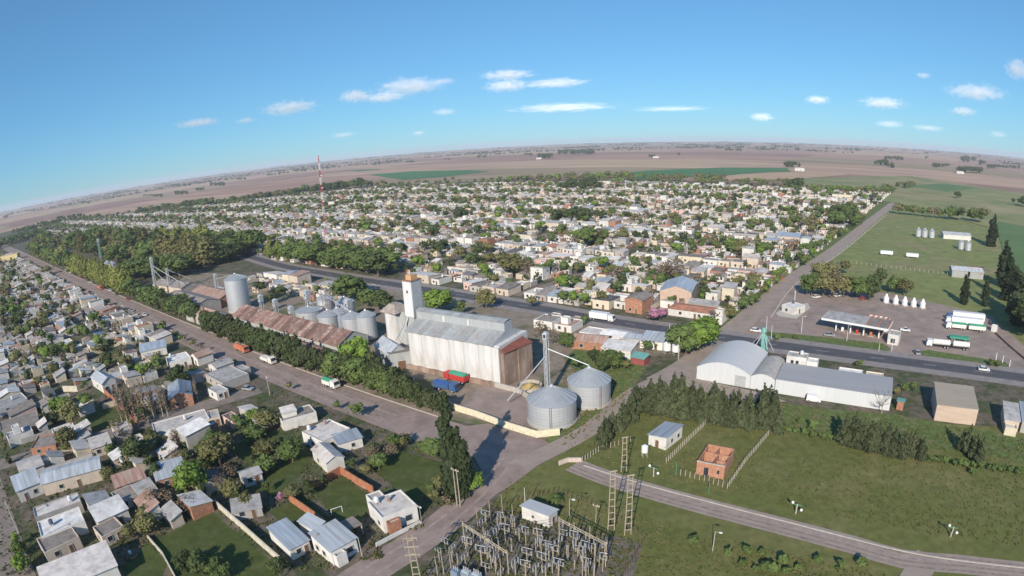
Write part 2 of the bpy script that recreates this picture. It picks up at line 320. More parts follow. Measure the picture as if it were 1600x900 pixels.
# ------------------------------------------------------------------ trees
def leaf_mat(name, col, v=.28): return mat(name, col, .75, v, .9, rnd_amt=.22, translucent=.22, spec=.15)
L_BRIGHT = leaf_mat('leaf_bright_green', (0.166, 0.248, 0.048)); L_MID = leaf_mat('leaf_mid_green', (0.117, 0.163, 0.050)); L_DARK = leaf_mat('leaf_dark_green', (0.075, 0.10, 0.038))
L_OLIVE = leaf_mat('leaf_olive', (0.172, 0.166, 0.069)); L_BROWN = leaf_mat('leaf_budding_brown', (0.228, 0.172, 0.117)); L_PINK = leaf_mat('blossom_pink', (0.462, 0.220, 0.308)); L_POP = leaf_mat('leaf_poplar', (0.235, 0.255, 0.07))
L_CAS = leaf_mat('leaf_casuarina', (0.086, 0.103, 0.050)); L_CYP = leaf_mat('leaf_cypress', (0.046, 0.064, 0.029)); L_HEDGE = leaf_mat('leaf_hedgerow', (0.076, 0.091, 0.041))
M_BARK = mat('bark', (.16, .125, .09), .95, .25, 3); M_PALEBARK = mat('pale_bark', (.33, .29, .24), .95, .25, 3)
def crown(name, lobes, n, leaf, m, seed, elong=1.0, upright=0.0, core=.72, squash=1.0):
    r = np.random.RandomState(seed); lob = np.array(lobes, float); vol = lob[:, 3] * lob[:, 4] * lob[:, 5]; k = r.choice(len(lob), n, p=vol ** .75 / (vol ** .75).sum())
    d = r.normal(size=(n, 3)); d /= np.linalg.norm(d, axis=1)[:, None]; rad = .62 + .46 * r.rand(n) ** .8
    c = lob[k, :3] + d * lob[k, 3:6] * rad[:, None]
    nrm = d + r.normal(size=(n, 3)) * .55; nrm[:, 2] += .25; nrm /= np.linalg.norm(nrm, axis=1)[:, None]
    ref = r.normal(size=(n, 3)); ref[:, 2] += upright * 4
    t = np.cross(nrm, ref); t /= np.linalg.norm(t, axis=1)[:, None] + 1e-9; s = np.cross(nrm, t)
    a = leaf * (.55 + .9 * r.rand(n))[:, None]
    P = np.stack([c - t * a - s * a * elong * .6, c + t * a * .8 - s * a * elong, c + t * a + s * a * elong * .7, c - t * a * .7 + s * a * elong], 1) + nrm[:, None, :] * (r.normal(size=(n, 4, 1)) * leaf * .15)
    v = P.reshape(-1, 3); f = [(4 * i, 4 * i + 1, 4 * i + 2, 4 * i + 3) for i in range(n)]
    v[:, 2] = np.maximum(v[:, 2], .02)
    b = MB(); b.v = [tuple(x) for x in v]; b.f = f; b.m = [b.mi(m)] * n
    if core:  # solid balls added inside the lobes to block light through the leaf cards
        for q in lob: 
            bb = MB(); bb.ball((0, 0, 0), 1, m, 7, 5); o = len(b.v)
            b.v += [(q[0] + x * q[3] * core, q[1] + y * q[4] * core, q[2] + z * q[5] * core) for x, y, z in bb.v]; b.f += [tuple(i + o for i in ff) for ff in bb.f]; b.m += [0] * len(bb.f)
    return b.mesh(name)
def trunk(name, h, r, m, limbs=5, spread=1.6, seed=0, fine=0):
    q = random.Random(seed); b = MB(); top = h * .55
    b.tube((0, 0, -.1), (q.uniform(-.1, .1), q.uniform(-.1, .1), top), r, m, 6, r * .55)
    for i in range(limbs):
        a = 2 * math.pi * i / limbs + q.uniform(-.4, .4); z0 = top * q.uniform(.55, 1); L = spread * q.uniform(.7, 1.1); e = (math.cos(a) * L, math.sin(a) * L, z0 + h * q.uniform(.2, .42))
        b.tube((0, 0, z0), e, r * .45, m, 4, r * .18)
        for j in range(fine):
            a2 = a + q.uniform(-.9, .9); t = q.uniform(.4, 1); s = [e[0] * t, e[1] * t, z0 + (e[2] - z0) * t]; L2 = L * q.uniform(.4, .8)
            b.tube(s, (s[0] + math.cos(a2) * L2 * .6, s[1] + math.sin(a2) * L2 * .6, s[2] + L2 * q.uniform(.4, 1.1)), r * .15, m, 3, r * .05)
    return b.mesh(name)
def lobes_round(q, h=8.0, w=3.4, n=8, low=.28):
    out = [(0, 0, h * .62, w * .68, w * .68, h * .27)]
    for i in range(n):
        a = 2 * math.pi * i / n + q.uniform(-.3, .3); z = h * q.uniform(low + .12, .8); rr = w * q.uniform(.42, .62) * (1.1 - abs(z / h - .55)); out.append((math.cos(a) * w * .52, math.sin(a) * w * .52, z, rr, rr, rr * q.uniform(.7, 1)))
    out.append((q.uniform(-.4, .4), q.uniform(-.4, .4), h * .84, w * .42, w * .42, h * .14)); return out
def lobes_column(q, h=12.0, w=2.0, n=7, base=.15, tip=.35):
    out = []
    for i in range(n):
        t = i / (n - 1); z = h * (base + (.93 - base) * t); rr = w * (math.sin(math.pi * (.22 + .7 * t)) ** .8) * (1 - (1 - tip) * t * .6); out.append((q.uniform(-.25, .25) * w, q.uniform(-.25, .25) * w, z, rr, rr, h / n * .95))
    return out
def lobes_conifer(q, h=10.0, w=2.2, n=9):
    out = []
    for i in range(n):
        t = i / (n - 1); z = h * (.12 + .8 * t); rr = w * (1 - t) ** .75 + .25; a = q.uniform(0, 6.28); out.append((math.cos(a) * rr * .35, math.sin(a) * rr * .35, z, rr * .8, rr * .8, h / n * q.uniform(.8, 1.2)))
    return out
KINDS = {}
def kind(k, H0, makers, trunk_args, leafm, n, leaf, nvar=4, bark=None, far_n=46, far_leaf=None, **ck):
    vs_ = []
    for i in range(nvar):
        q = random.Random(hash(k) % 1000 if False else sum(map(ord, k)) * 7 + i); lb = makers(q)
        vs_.append((crown('crown', lb, n, leaf, leafm, 31 * i + sum(map(ord, k)), **ck), trunk('trunk', *trunk_args[:2], bark or M_BARK, *trunk_args[2:], seed=i), lb))
    KINDS[k] = (H0, vs_, leafm, far_n, far_leaf or leaf * 2.6, ck)
kind('bright', 8, lambda q: lobes_round(q), (8, .22), L_BRIGHT, 850, .27)
kind('mid', 8, lambda q: lobes_round(q, w=3.6, n=9), (8, .22), L_MID, 850, .27)
kind('dark', 9, lambda q: lobes_round(q, 9, 3.0, 8, .2), (9, .25), L_DARK, 850, .27)
kind('olive', 8, lambda q: lobes_round(q, w=3.7, n=10), (8, .22), L_OLIVE, 800, .25, core=.6)
kind('bare', 8, lambda q: lobes_round(q, w=3.5, n=9), (8, .2, 8, 2.6, ), L_BROWN, 520, .17, core=0)
kind('pink', 5, lambda q: lobes_round(q, 5, 2.6, 7), (5, .16), L_PINK, 520, .2, core=.6)
kind('poplar', 14, lambda q: lobes_column(q, 14, 2.6, 7, .18), (14, .28, 4, 1.2), L_POP, 900, .34)
kind('tall_brown', 16, lambda q: lobes_column(q, 16, 3.6, 8, .2, .6), (16, .35, 5, 2), L_OLIVE, 900, .34, core=.6)
kind('cypress', 20, lambda q: lobes_column(q, 20, 2.3, 10, .07, .2), (20, .35, 0, 0), L_CYP, 1700, .26, elong=1.9, upright=1.0)
kind('casuarina', 10, lambda q: lobes_conifer(q), (10, .2, 0, 0), L_CAS, 900, .2, elong=2.2, upright=.7, core=.5)
kind('hedge', 8, lambda q: lobes_round(q, 8, 2.8, 8, .12), (8, .2), L_HEDGE, 850, .27)
kind('lean', 9, lambda q: lobes_column(q, 9, 2.0, 6, .15, .5), (9, .2, 4, 1), L_DARK, 700, .27)
kind('shrub', 1.6, lambda q: lobes_round(q, 1.6, .8, 5, .05), (1.6, .05, 3, .4), L_MID, 160, .13)
kind('bare_poplar', 13, lambda q: lobes_column(q, 13, 1.5, 7, .25), (13, .26, 9, 1.1), L_BROWN, 360, .15, core=0, bark=M_PALEBARK)
TREES = []          # (x, y, kind, height, width factor, word, hand-placed)
def tree(px, py, k, h, wf=1.0, note=None):
    p = at(px, py); TREES.append((p.x, p.y, k, h, wf, note, True))
def trow(k, a, c, n, h, jit=1.0, wf=1.0, hj=.15):
    A = at(*a); C_ = at(*c)
    for i in range(n):
        p = A.lerp(C_, (i + .5) / n); TREES.append((p.x + rnd.uniform(-jit, jit), p.y + rnd.uniform(-jit, jit), k if isinstance(k, str) else rnd.choice(k), h * rnd.uniform(1 - hj, 1 + hj), wf * rnd.uniform(.88, 1.12), None, True))
def wrow(k, t0, t1, d, n, h, jit=1.0, wf=1.0):
    for i in range(n): p = AVC + U * (t0 + (t1 - t0) * (i + .5) / n) + NU * (d + rnd.uniform(-jit, jit)); TREES.append((p.x, p.y, rnd.choice(k), h * rnd.uniform(.85, 1.15), wf * rnd.uniform(.88, 1.12), None, True))
# avenue rows, following the kerb side of the elevators
wrow(['poplar', 'poplar', 'mid'], -720, -420, 14, 36, 18, 1.5, 1.3); wrow(['poplar'], -430, -215, 12.5, 36, 17, 1.0, 1.25)
wrow(['hedge', 'dark', 'mid'], -215, -105, 11.5, 19, 10.5, .8, 1.45)
wrow(['hedge', 'lean', 'lean', 'dark'], -92, 3, 8.2, 30, 10, .8, 1.2); wrow(['hedge', 'lean', 'lean', 'dark', 'mid'], 7, 50, 8.6, 16, 9.2, .8, 1.2); wrow(['hedge', 'lean'], 50, 62, 8.2, 5, 6.2, .6, 1.2); trow(['hedge', 'dark'], (520, 583), (640, 622), 9, 8, 1.5, 1.3)
trow(['tall_brown', 'tall_brown', 'mid'], (58, 385), (135, 398), 14, 25, 8, 1.4); trow(['dark', 'tall_brown', 'tall_brown', 'mid'], (130, 386), (238, 402), 18, 25, 10, 1.45); trow(['dark', 'mid', 'olive'], (140, 400), (240, 414), 10, 19, 10, 1.6)
trow('poplar', (205, 388), (340, 386), 26, 20, 6, 1.7); trow('tall_brown', (255, 414), (322, 418), 10, 23, 3, 1.7); trow(['dark', 'mid', 'dark'], (300, 402), (400, 396), 18, 18, 7, 1.8)
trow(['dark', 'mid'], (190, 436), (300, 430), 14, 15, 6, 1.7); trow(['dark', 'mid'], (330, 415), (380, 405), 5, 15, 5, 1.6)
trow(['mid', 'poplar', 'mid'], (424, 404), (500, 414), 14, 14, 4, 1.5); trow(['mid', 'mid', 'dark', 'poplar'], (500, 413), (605, 431), 17, 15, 4, 1.6)
for x, y, k, h, w in [(364, 408, 'mid', 14, 1.3), (548, 470, 'mid', 14, 1.5), (600, 486, 'dark', 10, 1.7), (578, 480, 'mid', 9, 1.5), (686, 488, 'bright', 11, 1.5), (722, 492, 'mid', 7, 1), (560, 578, 'bright', 12, 1.05), (545, 590, 'bright', 8, 1.2), (585, 592, 'hedge', 9, 1.1),
    (410, 462, 'dark', 9, 1.6), (440, 470, 'dark', 9, 1.6), (425, 476, 'hedge', 7, 1.7), (760, 482, 'olive', 9, 1.2), (832, 482, 'olive', 6, 1.3), (800, 432, 'olive', 12, 1.5), (822, 434, 'bare', 10, 1.4), (858, 430, 'bare', 9, 1), (880, 476, 'mid', 7, 1.2), (897, 478, 'bright', 7, 1.1), (914, 479, 'bright', 7, 1.2), (940, 477, 'olive', 7, 1.3),
    (1022, 505, 'pink', 6, 1.3), (1035, 500, 'pink', 5, 1.2), (1050, 478, 'mid', 5, 1.1), (1072, 555, 'mid', 11, 1.3), (1090, 552, 'bright', 11, 1.35), (1062, 545, 'mid', 9, 1.2), (1100, 536, 'bright', 10, 1.2), (1052, 440, 'bare', 13, 1.4), (1036, 436, 'bare', 10, 1.2), (1118, 505, 'bare', 6, 1.2), (1138, 500, 'olive', 7, 1.0), (1160, 488, 'mid', 7, 1.2), (1180, 476, 'mid', 6, 1.2),
    (955, 578, 'mid', 7, 1.3), (942, 583, 'dark', 6, 1.2), (928, 572, 'dark', 6, 1.1), (1012, 552, 'mid', 5, 1.3), (885, 545, 'mid', 6, 1.1), (862, 538, 'bare', 6, 1.2), (846, 530, 'bare', 7, 1.2), (900, 580, 'mid', 5, 1), (978, 580, 'olive', 4, 1.2), (1130, 640, 'casuarina', 5, 1)]: tree(x, y, k, h, w)
# trees behind the petrol station and along the cypress drive
for x, y, k, h, w in [(1268, 462, 'mid', 11, 1.3), (1285, 463, 'olive', 12, 1.4), (1302, 465, 'bare', 13, 1.4), (1318, 465, 'olive', 12, 1.2), (1335, 462, 'bare', 10, 1.3), (1345, 468, 'mid', 11, 1.3), (1358, 470, 'dark', 12, 1.2), (1372, 452, 'dark', 11, 1.1), (1395, 458, 'mid', 9, 1), (1412, 462, 'olive', 9, 1.2), (1300, 440, 'bare', 11, 1.3), (1320, 430, 'olive', 9, 1.2), (1285, 445, 'olive', 12, 1.3),
    (1506, 475, 'cypress', 15, 1.5), (1538, 478, 'cypress', 14, 1.5), (1549, 385, 'cypress', 24, 1.9), (1566, 448, 'cypress', 24, 2.0), (1574, 470, 'cypress', 23, 2.1), (1583, 492, 'cypress', 22, 2.1), (1594, 508, 'cypress', 21, 2.3), (1602, 520, 'dark', 18, 1.6), (1612, 530, 'dark', 18, 1.7)]: tree(x, y, k, h, w)
trow(['olive', 'mid', 'bare'], (1396, 334), (1480, 343), 15, 12, 3, 1.0); trow(['olive', 'mid', 'dark'], (1480, 343), (1545, 350), 9, 16, 5, 1.2)
# casuarina screens round the little houses
trow('casuarina', (935, 702), (985, 655), 9, 7, 1.0, 1.15, .25); trow('casuarina', (985, 655), (1012, 628), 5, 7.5, 1.4, 1.1, .25); trow('casuarina', (1005, 640), (1110, 660), 14, 8.2, 1.2, 1.25, .25); trow('casuarina', (1110, 660), (1222, 674), 15, 8.2, 1.0, 1.25, .25); trow('casuarina', (1020, 622), (1200, 648), 15, 7, 1.5, 1.2, .3)
trow('casuarina', (1312, 690), (1358, 706), 10, 7.5, .7, 1.15, .25); trow('casuarina', (1360, 706), (1440, 718), 12, 6.5, .6, 1.15, .25); trow('casuarina', (1492, 700), (1530, 728), 4, 7, .5, .9, .2); trow('shrub', (1440, 720), (1600, 742), 18, 1.8, .6)
trow('shrub', (1190, 668), (1312, 690), 16, 1.8, .6)
# the twin cypresses and gardens near the road
tree(708, 772, 'cypress', 22.5, 1.0, 'the taller of the twin cypresses beside the road junction'); tree(728, 775, 'cypress', 16.5, 1.15, 'the shorter of the twin cypresses beside the road junction'); tree(742, 768, 'bright', 5, 1, 'light green small tree against the twin cypresses')
for x, y, k, h, w in [(690, 765, 'olive', 3.5, 1.2), (680, 782, 'olive', 3, 1.4), (700, 790, 'bare', 2.5, 1.4), (672, 770, 'mid', 2.5, 1.3), (616, 700, 'mid', 4, 1), (632, 702, 'olive', 3.5, 1), (552, 735, 'dark', 3.5, 1.4), (575, 742, 'olive', 3, 1.6), (458, 722, 'mid', 6.5, 1.2), (400, 665, 'bright', 5.5, 1.05), (372, 668, 'mid', 4.5, 1.3), (345, 728, 'olive', 8.5, 1.35), (338, 712, 'mid', 7, 1.3), (505, 760, 'dark', 3.5, 1.3),
    (485, 775, 'dark', 4, 1.2), (460, 780, 'olive', 3.5, 1.3), (440, 785, 'pink', 2.5, 1), (388, 795, 'olive', 4, 1.2), (372, 785, 'dark', 4, 1.2), (420, 770, 'dark', 3.5, 1), (200, 740, 'dark', 4, 1.3), (172, 755, 'olive', 5, .9), (218, 725, 'dark', 5, 1.4), (235, 735, 'dark', 4, 1.2), (262, 700, 'olive', 4, .9), (290, 722, 'olive', 4, 1.2), (300, 740, 'olive', 4, 1.1),
    (100, 652, 'bright', 7.5, 1.35), (170, 578, 'dark', 8, 1.1), (42, 575, 'olive', 6, 1.1), (195, 560, 'bare', 7, 1.1), (130, 525, 'mid', 7, 1.4), (112, 528, 'bright', 6, 1.2), (20, 435, 'dark', 9, 1.5), (65, 452, 'bright', 10, .9), (35, 460, 'mid', 9, 1.4), (75, 430, 'olive', 10, 1.6), (110, 465, 'dark', 7, 1.4), (248, 568, 'olive', 5, 1.2), (300, 592, 'bare', 6, 1.2), (255, 515, 'olive', 5, 1.1), (275, 530, 'mid', 4, 1.1),
    (292, 895, 'dark', 5, 1.3), (318, 898, 'dark', 5.5, 1.3), (345, 905, 'mid', 4.5, 1.3), (40, 895, 'bright', 5, 1), (36, 870, 'mid', 4.5, 1), (30, 855, 'bright', 4, 1), (440, 905, 'dark', 5, 1.2), (260, 800, 'bare', 3, 1.4), (300, 780, 'bare', 3, 1.4), (330, 790, 'olive', 3, 1.2)]: tree(x, y, k, h, w)
for x in (193, 201, 208, 216, 224, 231, 239, 247, 254, 262): tree(x + rnd.uniform(-3, 3), 664 - (x - 195) * .2, 'bare_poplar', rnd.uniform(12, 15), .9)
trow(['mid', 'olive', 'bright', 'bare', 'mid'], (1168, 478), (1236, 421), 16, 4.5, 2.2, 1.2, .35); trow(['mid', 'olive', 'dark', 'bright'], (1236, 421), (1350, 342), 30, 6, 4, 1.2, .4)
tree(310, 628, 'bare_poplar', 9, .9); tree(298, 632, 'bare_poplar', 8, .9)
for x, y in [(1138, 868), (1160, 885), (1166, 866), (1190, 868), (1193, 890), (1222, 882), (1246, 890), (1277, 880), (1312, 888), (1345, 886), (1082, 850), (1228, 896), (1180, 893), (1205, 895)]: tree(x, y, 'shrub', rnd.uniform(1.2, 2.2), 1.1)
for x, y in [(1213, 532), (1222, 528), (1243, 530), (1338, 572), (1345, 570), (1548, 572), (1556, 574), (1520, 742), (1330, 668), (1250, 662), (1268, 670)]: tree(x, y, 'shrub', rnd.uniform(1.5, 2.6), 1.2)
for x, y, k, h in [(1400, 622, 'olive', 4), (1412, 618, 'mid', 4.5), (1425, 614, 'mid', 4)]: tree(x, y, k, h)

for poly, n in (([(200, 700), (340, 688), (440, 705), (425, 790), (335, 775), (250, 800), (205, 770)], 26), ([(565, 700), (625, 690), (700, 715), (690, 780), (640, 720), (580, 740)], 9), ([(350, 700), (440, 672), (480, 700), (380, 760)], 7), ([(160, 640), (215, 600), (240, 690), (160, 720)], 6)):
    k_ = 0
    while k_ < n:
        x_, y_ = rnd.uniform(150, 720), rnd.uniform(590, 810)
        c_ = False; j_ = len(poly) - 1
        if inpoly(x_, y_, poly): tree(x_, y_, rnd.choice(['dark', 'dark', 'olive', 'mid', 'bare', 'mid', 'lean']), rnd.uniform(2.6, 5.5), rnd.uniform(1, 1.5)); k_ += 1
# ------------------------------------------------------------------ houses: shared look
def wm(n, c, **k): return mat('plaster_' + n, c, .9, .13, .5, col2=tuple(x * .62 for x in c), c2_scale=.35, c2_lo=.55, c2_hi=.8, rnd_amt=.1, **k)
WALLS = {'white': wm('white', (.62, .60, .565)), 'cream': wm('cream', (.58, .51, .39)), 'grey': wm('grey', (.38, .36, .34)), 'beige': wm('beige', (.52, .44, .36)), 'pink': wm('pink', (.58, .40, .35)), 'pale blue': wm('pale_blue', (.45, .52, .58)),
         'brick': mat('brick_wall', (.34, .165, .105), .92, .22, 1.2, col2=(.42, .25, .17), c2_scale=.8, c2_lo=.5, c2_hi=.7, rnd_amt=.12), 'yellow': wm('yellow', (.62, .50, .26))}
def rm(n, c, c2, **k): return mat('roof_' + n, c, k.pop('rough', .8), .16, .5, col2=c2, c2_scale=.45, c2_lo=.42, c2_hi=.64, rnd_amt=.16, **k)
ROOFS = {'pale': rm('pale', (.57, .53, .495), (.42, .38, .36)), 'white': rm('white', (.66, .645, .625), (.50, .475, .45)), 'grey': rm('grey', (.40, .385, .38), (.26, .25, .24)), 'zinc': rm('zinc', (.50, .525, .55), (.36, .36, .36), rough=.5, metal=.25, streak=(2.2, .12, 1)), 'dull': rm('dull', (.27, .235, .21), (.18, .155, .14)),
         'terracotta': rm('terracotta', (.42, .19, .115), (.28, .14, .10)), 'rust': rm('rust', (.33, .185, .14), (.45, .36, .31), streak=(2.2, .15, 1)), 'dark': rm('dark', (.15, .145, .15), (.10, .09, .09)), 'bluegrey': rm('bluegrey', (.33, .38, .44), (.25, .28, .32), rough=.5, streak=(2.2, .12, 1))}
M_GLASS = mat('window_glass', (.03, .04, .05), .15, .1, 1, spec=.6); M_FRAME = mat('window_frame', (.5, .48, .45), .7, .1, 2); M_DOOR = mat('door_wood', (.16, .09, .055), .7, .2, 2); M_TANK = mat('water_tank', (.62, .63, .64), .6, .1, 2); M_TANKD = mat('dark_water_tank', (.10, .12, .16), .6, .1, 2)
M_CONC = mat('concrete', (.42, .39, .35), .9, .18, 1.2); M_STEEL = mat('galvanised_steel', (.52, .54, .56), .45, .12, 1.0, metal=.35); M_RUSTY = mat('rusty_iron', (.27, .145, .10), .9, .25, 1.0, col2=(.38, .25, .19), c2_scale=.6)
M_BLACK = mat('rubber', (.025, .025, .027), .8, .1, 2); M_CHIMNEY = mat('chimney_brick', (.35, .22, .16), .9, .2, 3)
_wc = {}
def window_mesh(w, h):
    k = (round(w, 1), round(h, 1))
    if k not in _wc:
        f = MB(); t = .09
        f.box(-w / 2 - t, -w / 2, -.06, .05, -t, h + t, M_FRAME); f.box(w / 2, w / 2 + t, -.06, .05, -t, h + t, M_FRAME); f.box(-w / 2, w / 2, -.06, .05, h, h + t, M_FRAME); f.box(-w / 2, w / 2, -.1, .05, -t, 0, M_FRAME)
        g = MB(); g.box(-w / 2, w / 2, -.02, .03, 0, h, M_GLASS); _wc[k] = (f.mesh('window'), g.mesh('pane'))
    return _wc[k]
_dc = {}
def door_mesh(w, h, m=None):
    k = (round(w, 1), round(h, 1), m)
    if k not in _dc:
        b = MB(); b.box(-w / 2, w / 2, -.05, .04, 0, h, m or M_DOOR); b.box(-w / 2 - .08, -w / 2, -.08, .04, 0, h + .08, M_FRAME); b.box(w / 2, w / 2 + .08, -.08, .04, 0, h + .08, M_FRAME); b.box(-w / 2, w / 2, -.08, .04, h, h + .08, M_FRAME); _dc[k] = b.mesh('door')
    return _dc[k]
def opening(root, w, d, face, t, z, ow, oh, typ, dm=None):
    """window or door on a wall face: f front, b back, l, r; t = position along it 0..1"""
    if face == 'f': loc, rz = (w * t, -.03, z), 0
    elif face == 'b': loc, rz = (w * t, d + .03, z), math.pi
    elif face == 'l': loc, rz = (-.03, d * t, z), -math.pi / 2
    else: loc, rz = (w + .03, d * t, z), math.pi / 2
    if typ == 'window':
        f, g = window_mesh(ow, oh); o = link('window', f, root, loc, rz); link('pane', g, o)
    else: link('door', door_mesh(ow, oh, dm), root, loc, rz)
def body(w, d, h, wall, roof, style='flat', rise=1.5, over=.3, seg=10):
    """walls and roof of a rectangular building, local x 0..w, y 0..d -> (MB, MB)"""
    a = MB(); r = MB(); t = .2
    if style == 'flat':
        for p, q in [((0, 0), (w, 0)), ((w, 0), (w, d)), ((w, d), (0, d)), ((0, d), (0, 0))]: a.poly([(*p, 0), (*q, 0), (*q, h), (*p, h)], wall)
        o = [(0, 0), (w, 0), (w, d), (0, d)]; i = [(t, t), (w - t, t), (w - t, d - t), (t, d - t)]
        for k in range(4):
            j = (k + 1) % 4; a.poly([(*o[k], h), (*o[j], h), (*i[j], h), (*i[k], h)], wall); a.poly([(*i[k], h), (*i[j], h), (*i[j], h - .45), (*i[k], h - .45)], wall)
        r.box(t, w - t, t, d - t, h - .45, h - .3, roof)
    elif style in ('gx', 'gy', 'arch', 'archx'):
        if style in ('gx', 'archx'): L_, S = w, d; P = lambda s, l, z: (l, s, z)
        else: L_, S = d, w; P = lambda s, l, z: (s, l, z)
        prof = [(0, h), (S / 2, h + rise), (S, h)] if style[0] == 'g' else [(S * k / seg, h + rise * (1 - (2 * k / seg - 1) ** 2)) for k in range(seg + 1)]
        for l in (0, L_): a.poly([P(0, l, 0)] + [P(s, l, z) for s, z in prof] + [P(S, l, 0)], wall)
        a.poly([P(0, 0, 0), P(0, L_, 0), P(0, L_, h), P(0, 0, h)], wall); a.poly([P(S, 0, 0), P(S, L_, 0), P(S, L_, h), P(S, 0, h)], wall)
        sl = (prof[1][1] - prof[0][1]) / (prof[1][0] - prof[0][0]); ext = [(-over, h - over * sl)] + prof[1:-1] + [(S + over, h - over * sl)]
        for k in range(len(ext) - 1):
            (s0, z0), (s1, z1) = ext[k], ext[k + 1]
            r.prism([P(s0, -over, z0 + .03), P(s1, -over, z1 + .03), P(s1, -over, z1 + .13), P(s0, -over, z0 + .13)], [P(s0, L_ + over, z0 + .03), P(s1, L_ + over, z1 + .03), P(s1, L_ + over, z1 + .13), P(s0, L_ + over, z0 + .13)], roof)
    elif style in ('sf', 'sb', 'sl', 'sr'):
        # skillion: low at front / back / x=0 / x=w
        z = {'sf': (h, h, h + rise, h + rise), 'sb': (h + rise, h + rise, h, h), 'sl': (h, h + rise, h + rise, h), 'sr': (h + rise, h, h, h + rise)}[style]; c = [(0, 0), (w, 0), (w, d), (0, d)]
        for k in range(4): j = (k + 1) % 4; a.poly([(*c[k], 0), (*c[j], 0), (*c[j], z[j]), (*c[k], z[k])], wall)
        gx = (z[1] - z[0]) / w; gy = (z[3] - z[0]) / d; Z = lambda x, y: z[0] + gx * x + gy * y; o = [(-over, -over), (w + over, -over), (w + over, d + over), (-over, d + over)]
        r.prism([(x, y, Z(x, y) + .03) for x, y in o], [(x, y, Z(x, y) + .15) for x, y in o], roof)
    elif style == 'hip':
        for p, q in [((0, 0), (w, 0)), ((w, 0), (w, d)), ((w, d), (0, d)), ((0, d), (0, 0))]: a.poly([(*p, 0), (*q, 0), (*q, h), (*p, h)], wall)
        o = over; s = min(w, d) / 2; e = [(-o, -o, h), (w + o, -o, h), (w + o, d + o, h), (-o, d + o, h)]
        k = [(s, d / 2, h + rise), (w - s, d / 2, h + rise)] if w >= d else [(w / 2, s, h + rise), (w / 2, d - s, h + rise)]
        if w >= d: fs = [[e[0], e[1], k[1], k[0]], [e[1], e[2], k[1]], [e[2], e[3], k[0], k[1]], [e[3], e[0], k[0]]]
        else: fs = [[e[0], e[1], k[0]], [e[1], e[2], k[1], k[0]], [e[2], e[3], k[1]], [e[3], e[0], k[0], k[1]]]
        for f in fs: r.poly(f, roof)
        r.poly([(x, y, h - .02) for x, y, _ in reversed(e)], roof)
    return a, r
def tank_mesh(big=False, m=None):
    b = MB(); m = m or M_TANK
    for x in (-.35, .35):
        for y in (-.35, .35): b.box(x - .06, x + .06, y - .06, y + .06, 0, .5, M_CONC)
    b.cyl(0, 0, .5, 1.45, .55, 10, m, cap0=True); b.cyl(0, 0, 1.45, 1.7, .5, 10, m, r2=.18); return b.mesh('water_tank')
TANKS = [tank_mesh(), tank_mesh(m=M_TANKD)]
def chim():
    b = MB(); b.box(-.25, .25, -.25, .25, 0, 1.1, M_CHIMNEY); b.box(-.33, .33, -.33, .33, 1.1, 1.22, M_CONC); return b.mesh('chimney')
CHIM = chim()
FOOT = []           # hand-built footprints in world metres, kept free of the generic houses
def claim(fr, m=1.0):
    c, rz, w, d = fr; ex = Vector((math.cos(rz), math.sin(rz), 0)); ey = Vector((-ex.y, ex.x, 0))
    FOOT.append([(c + ex * x + ey * y)[:2] for x, y in [(-m, -m), (w + m, -m), (w + m, d + m), (-m, d + m)]])
def bld(name, label, cat, fr, h, wall, roof, style='flat', rise=1.5, ops=(), wings=(), tank=None, chimney=None, over=.3, group=None, dm=None):
    """a building: walls, roof, openings; wings = extra volumes (x, y, w, d, h, wall, roof, style, rise) as parts"""
    c, rz, w, d = fr; wall = WALLS.get(wall, wall); roof = ROOFS.get(roof, roof)
    root = thing(name, label, cat, c, rz, group); claim(fr)
    a, r = body(w, d, h, wall, roof, style, rise, over); a.build('wall', root); r.build('roof', root)
    for (x, y, ww, dd, hh, wl, rf, st, ri) in wings:
        a, r = body(ww, dd, hh, WALLS.get(wl, wl), ROOFS.get(rf, rf), st, ri, .2); o = a.build('wing_wall', root, (x, y, 0)); r.build('roof', o)
    for f, t, z, ow, oh, ty in ops: opening(root, w, d, f, t, z, ow, oh, ty, dm)
    if tank: link('water_tank', TANKS[tank[2] if len(tank) > 2 else 0], root, (w * tank[0], d * tank[1], h - .3))
    if chimney: link('chimney', CHIM, root, (w * chimney[0], d * chimney[1], h - .3))
    return root
# ------------------------------------------------------------------ grain elevator works
M_WHITE = mat('white_limewash', (.585, .575, .565), .9, .09, .4, col2=(.42, .385, .35), c2_scale=.3, c2_lo=.52, c2_hi=.75, streak=(1, 1, .25)); M_OLDCONC = mat('old_concrete', (.40, .41, .40), .9, .12, .4, col2=(.28, .27, .25), c2_scale=.2, streak=(1, 1, .2))
M_SHEETG = mat('grey_roof_sheet', (.36, .37, .37), .65, .14, .8, metal=.15, rnd_amt=.16, col2=(.36, .24, .19), c2_scale=.18, c2_lo=.56, c2_hi=.72); M_SHEETR = mat('rusty_roof_sheet', (.225, .135, .11), .85, .25, .8, rnd_amt=.36, col2=(.36, .30, .27), c2_scale=.35, c2_lo=.5, c2_hi=.68)
M_BROWNW = mat('stained_brown_wall', (.225, .155, .12), .9, .25, .35, col2=(.36, .275, .22), c2_scale=.2, c2_lo=.45, c2_hi=.65, streak=(1, 1, .35)); M_REDROOF = mat('red_lead_roof', (.22, .075, .055), .85, .25, .6)
M_SILO = mat('silo_steel', (.60, .62, .645), .42, .05, .5, metal=.45, streak=(.6, .6, 3)); M_SILOROOF = mat('silo_roof_steel', (.36, .385, .41), .5, .08, .5, metal=.3); M_BRASSY = mat('copper_cap', (.55, .33, .17), .6, .2, 1)
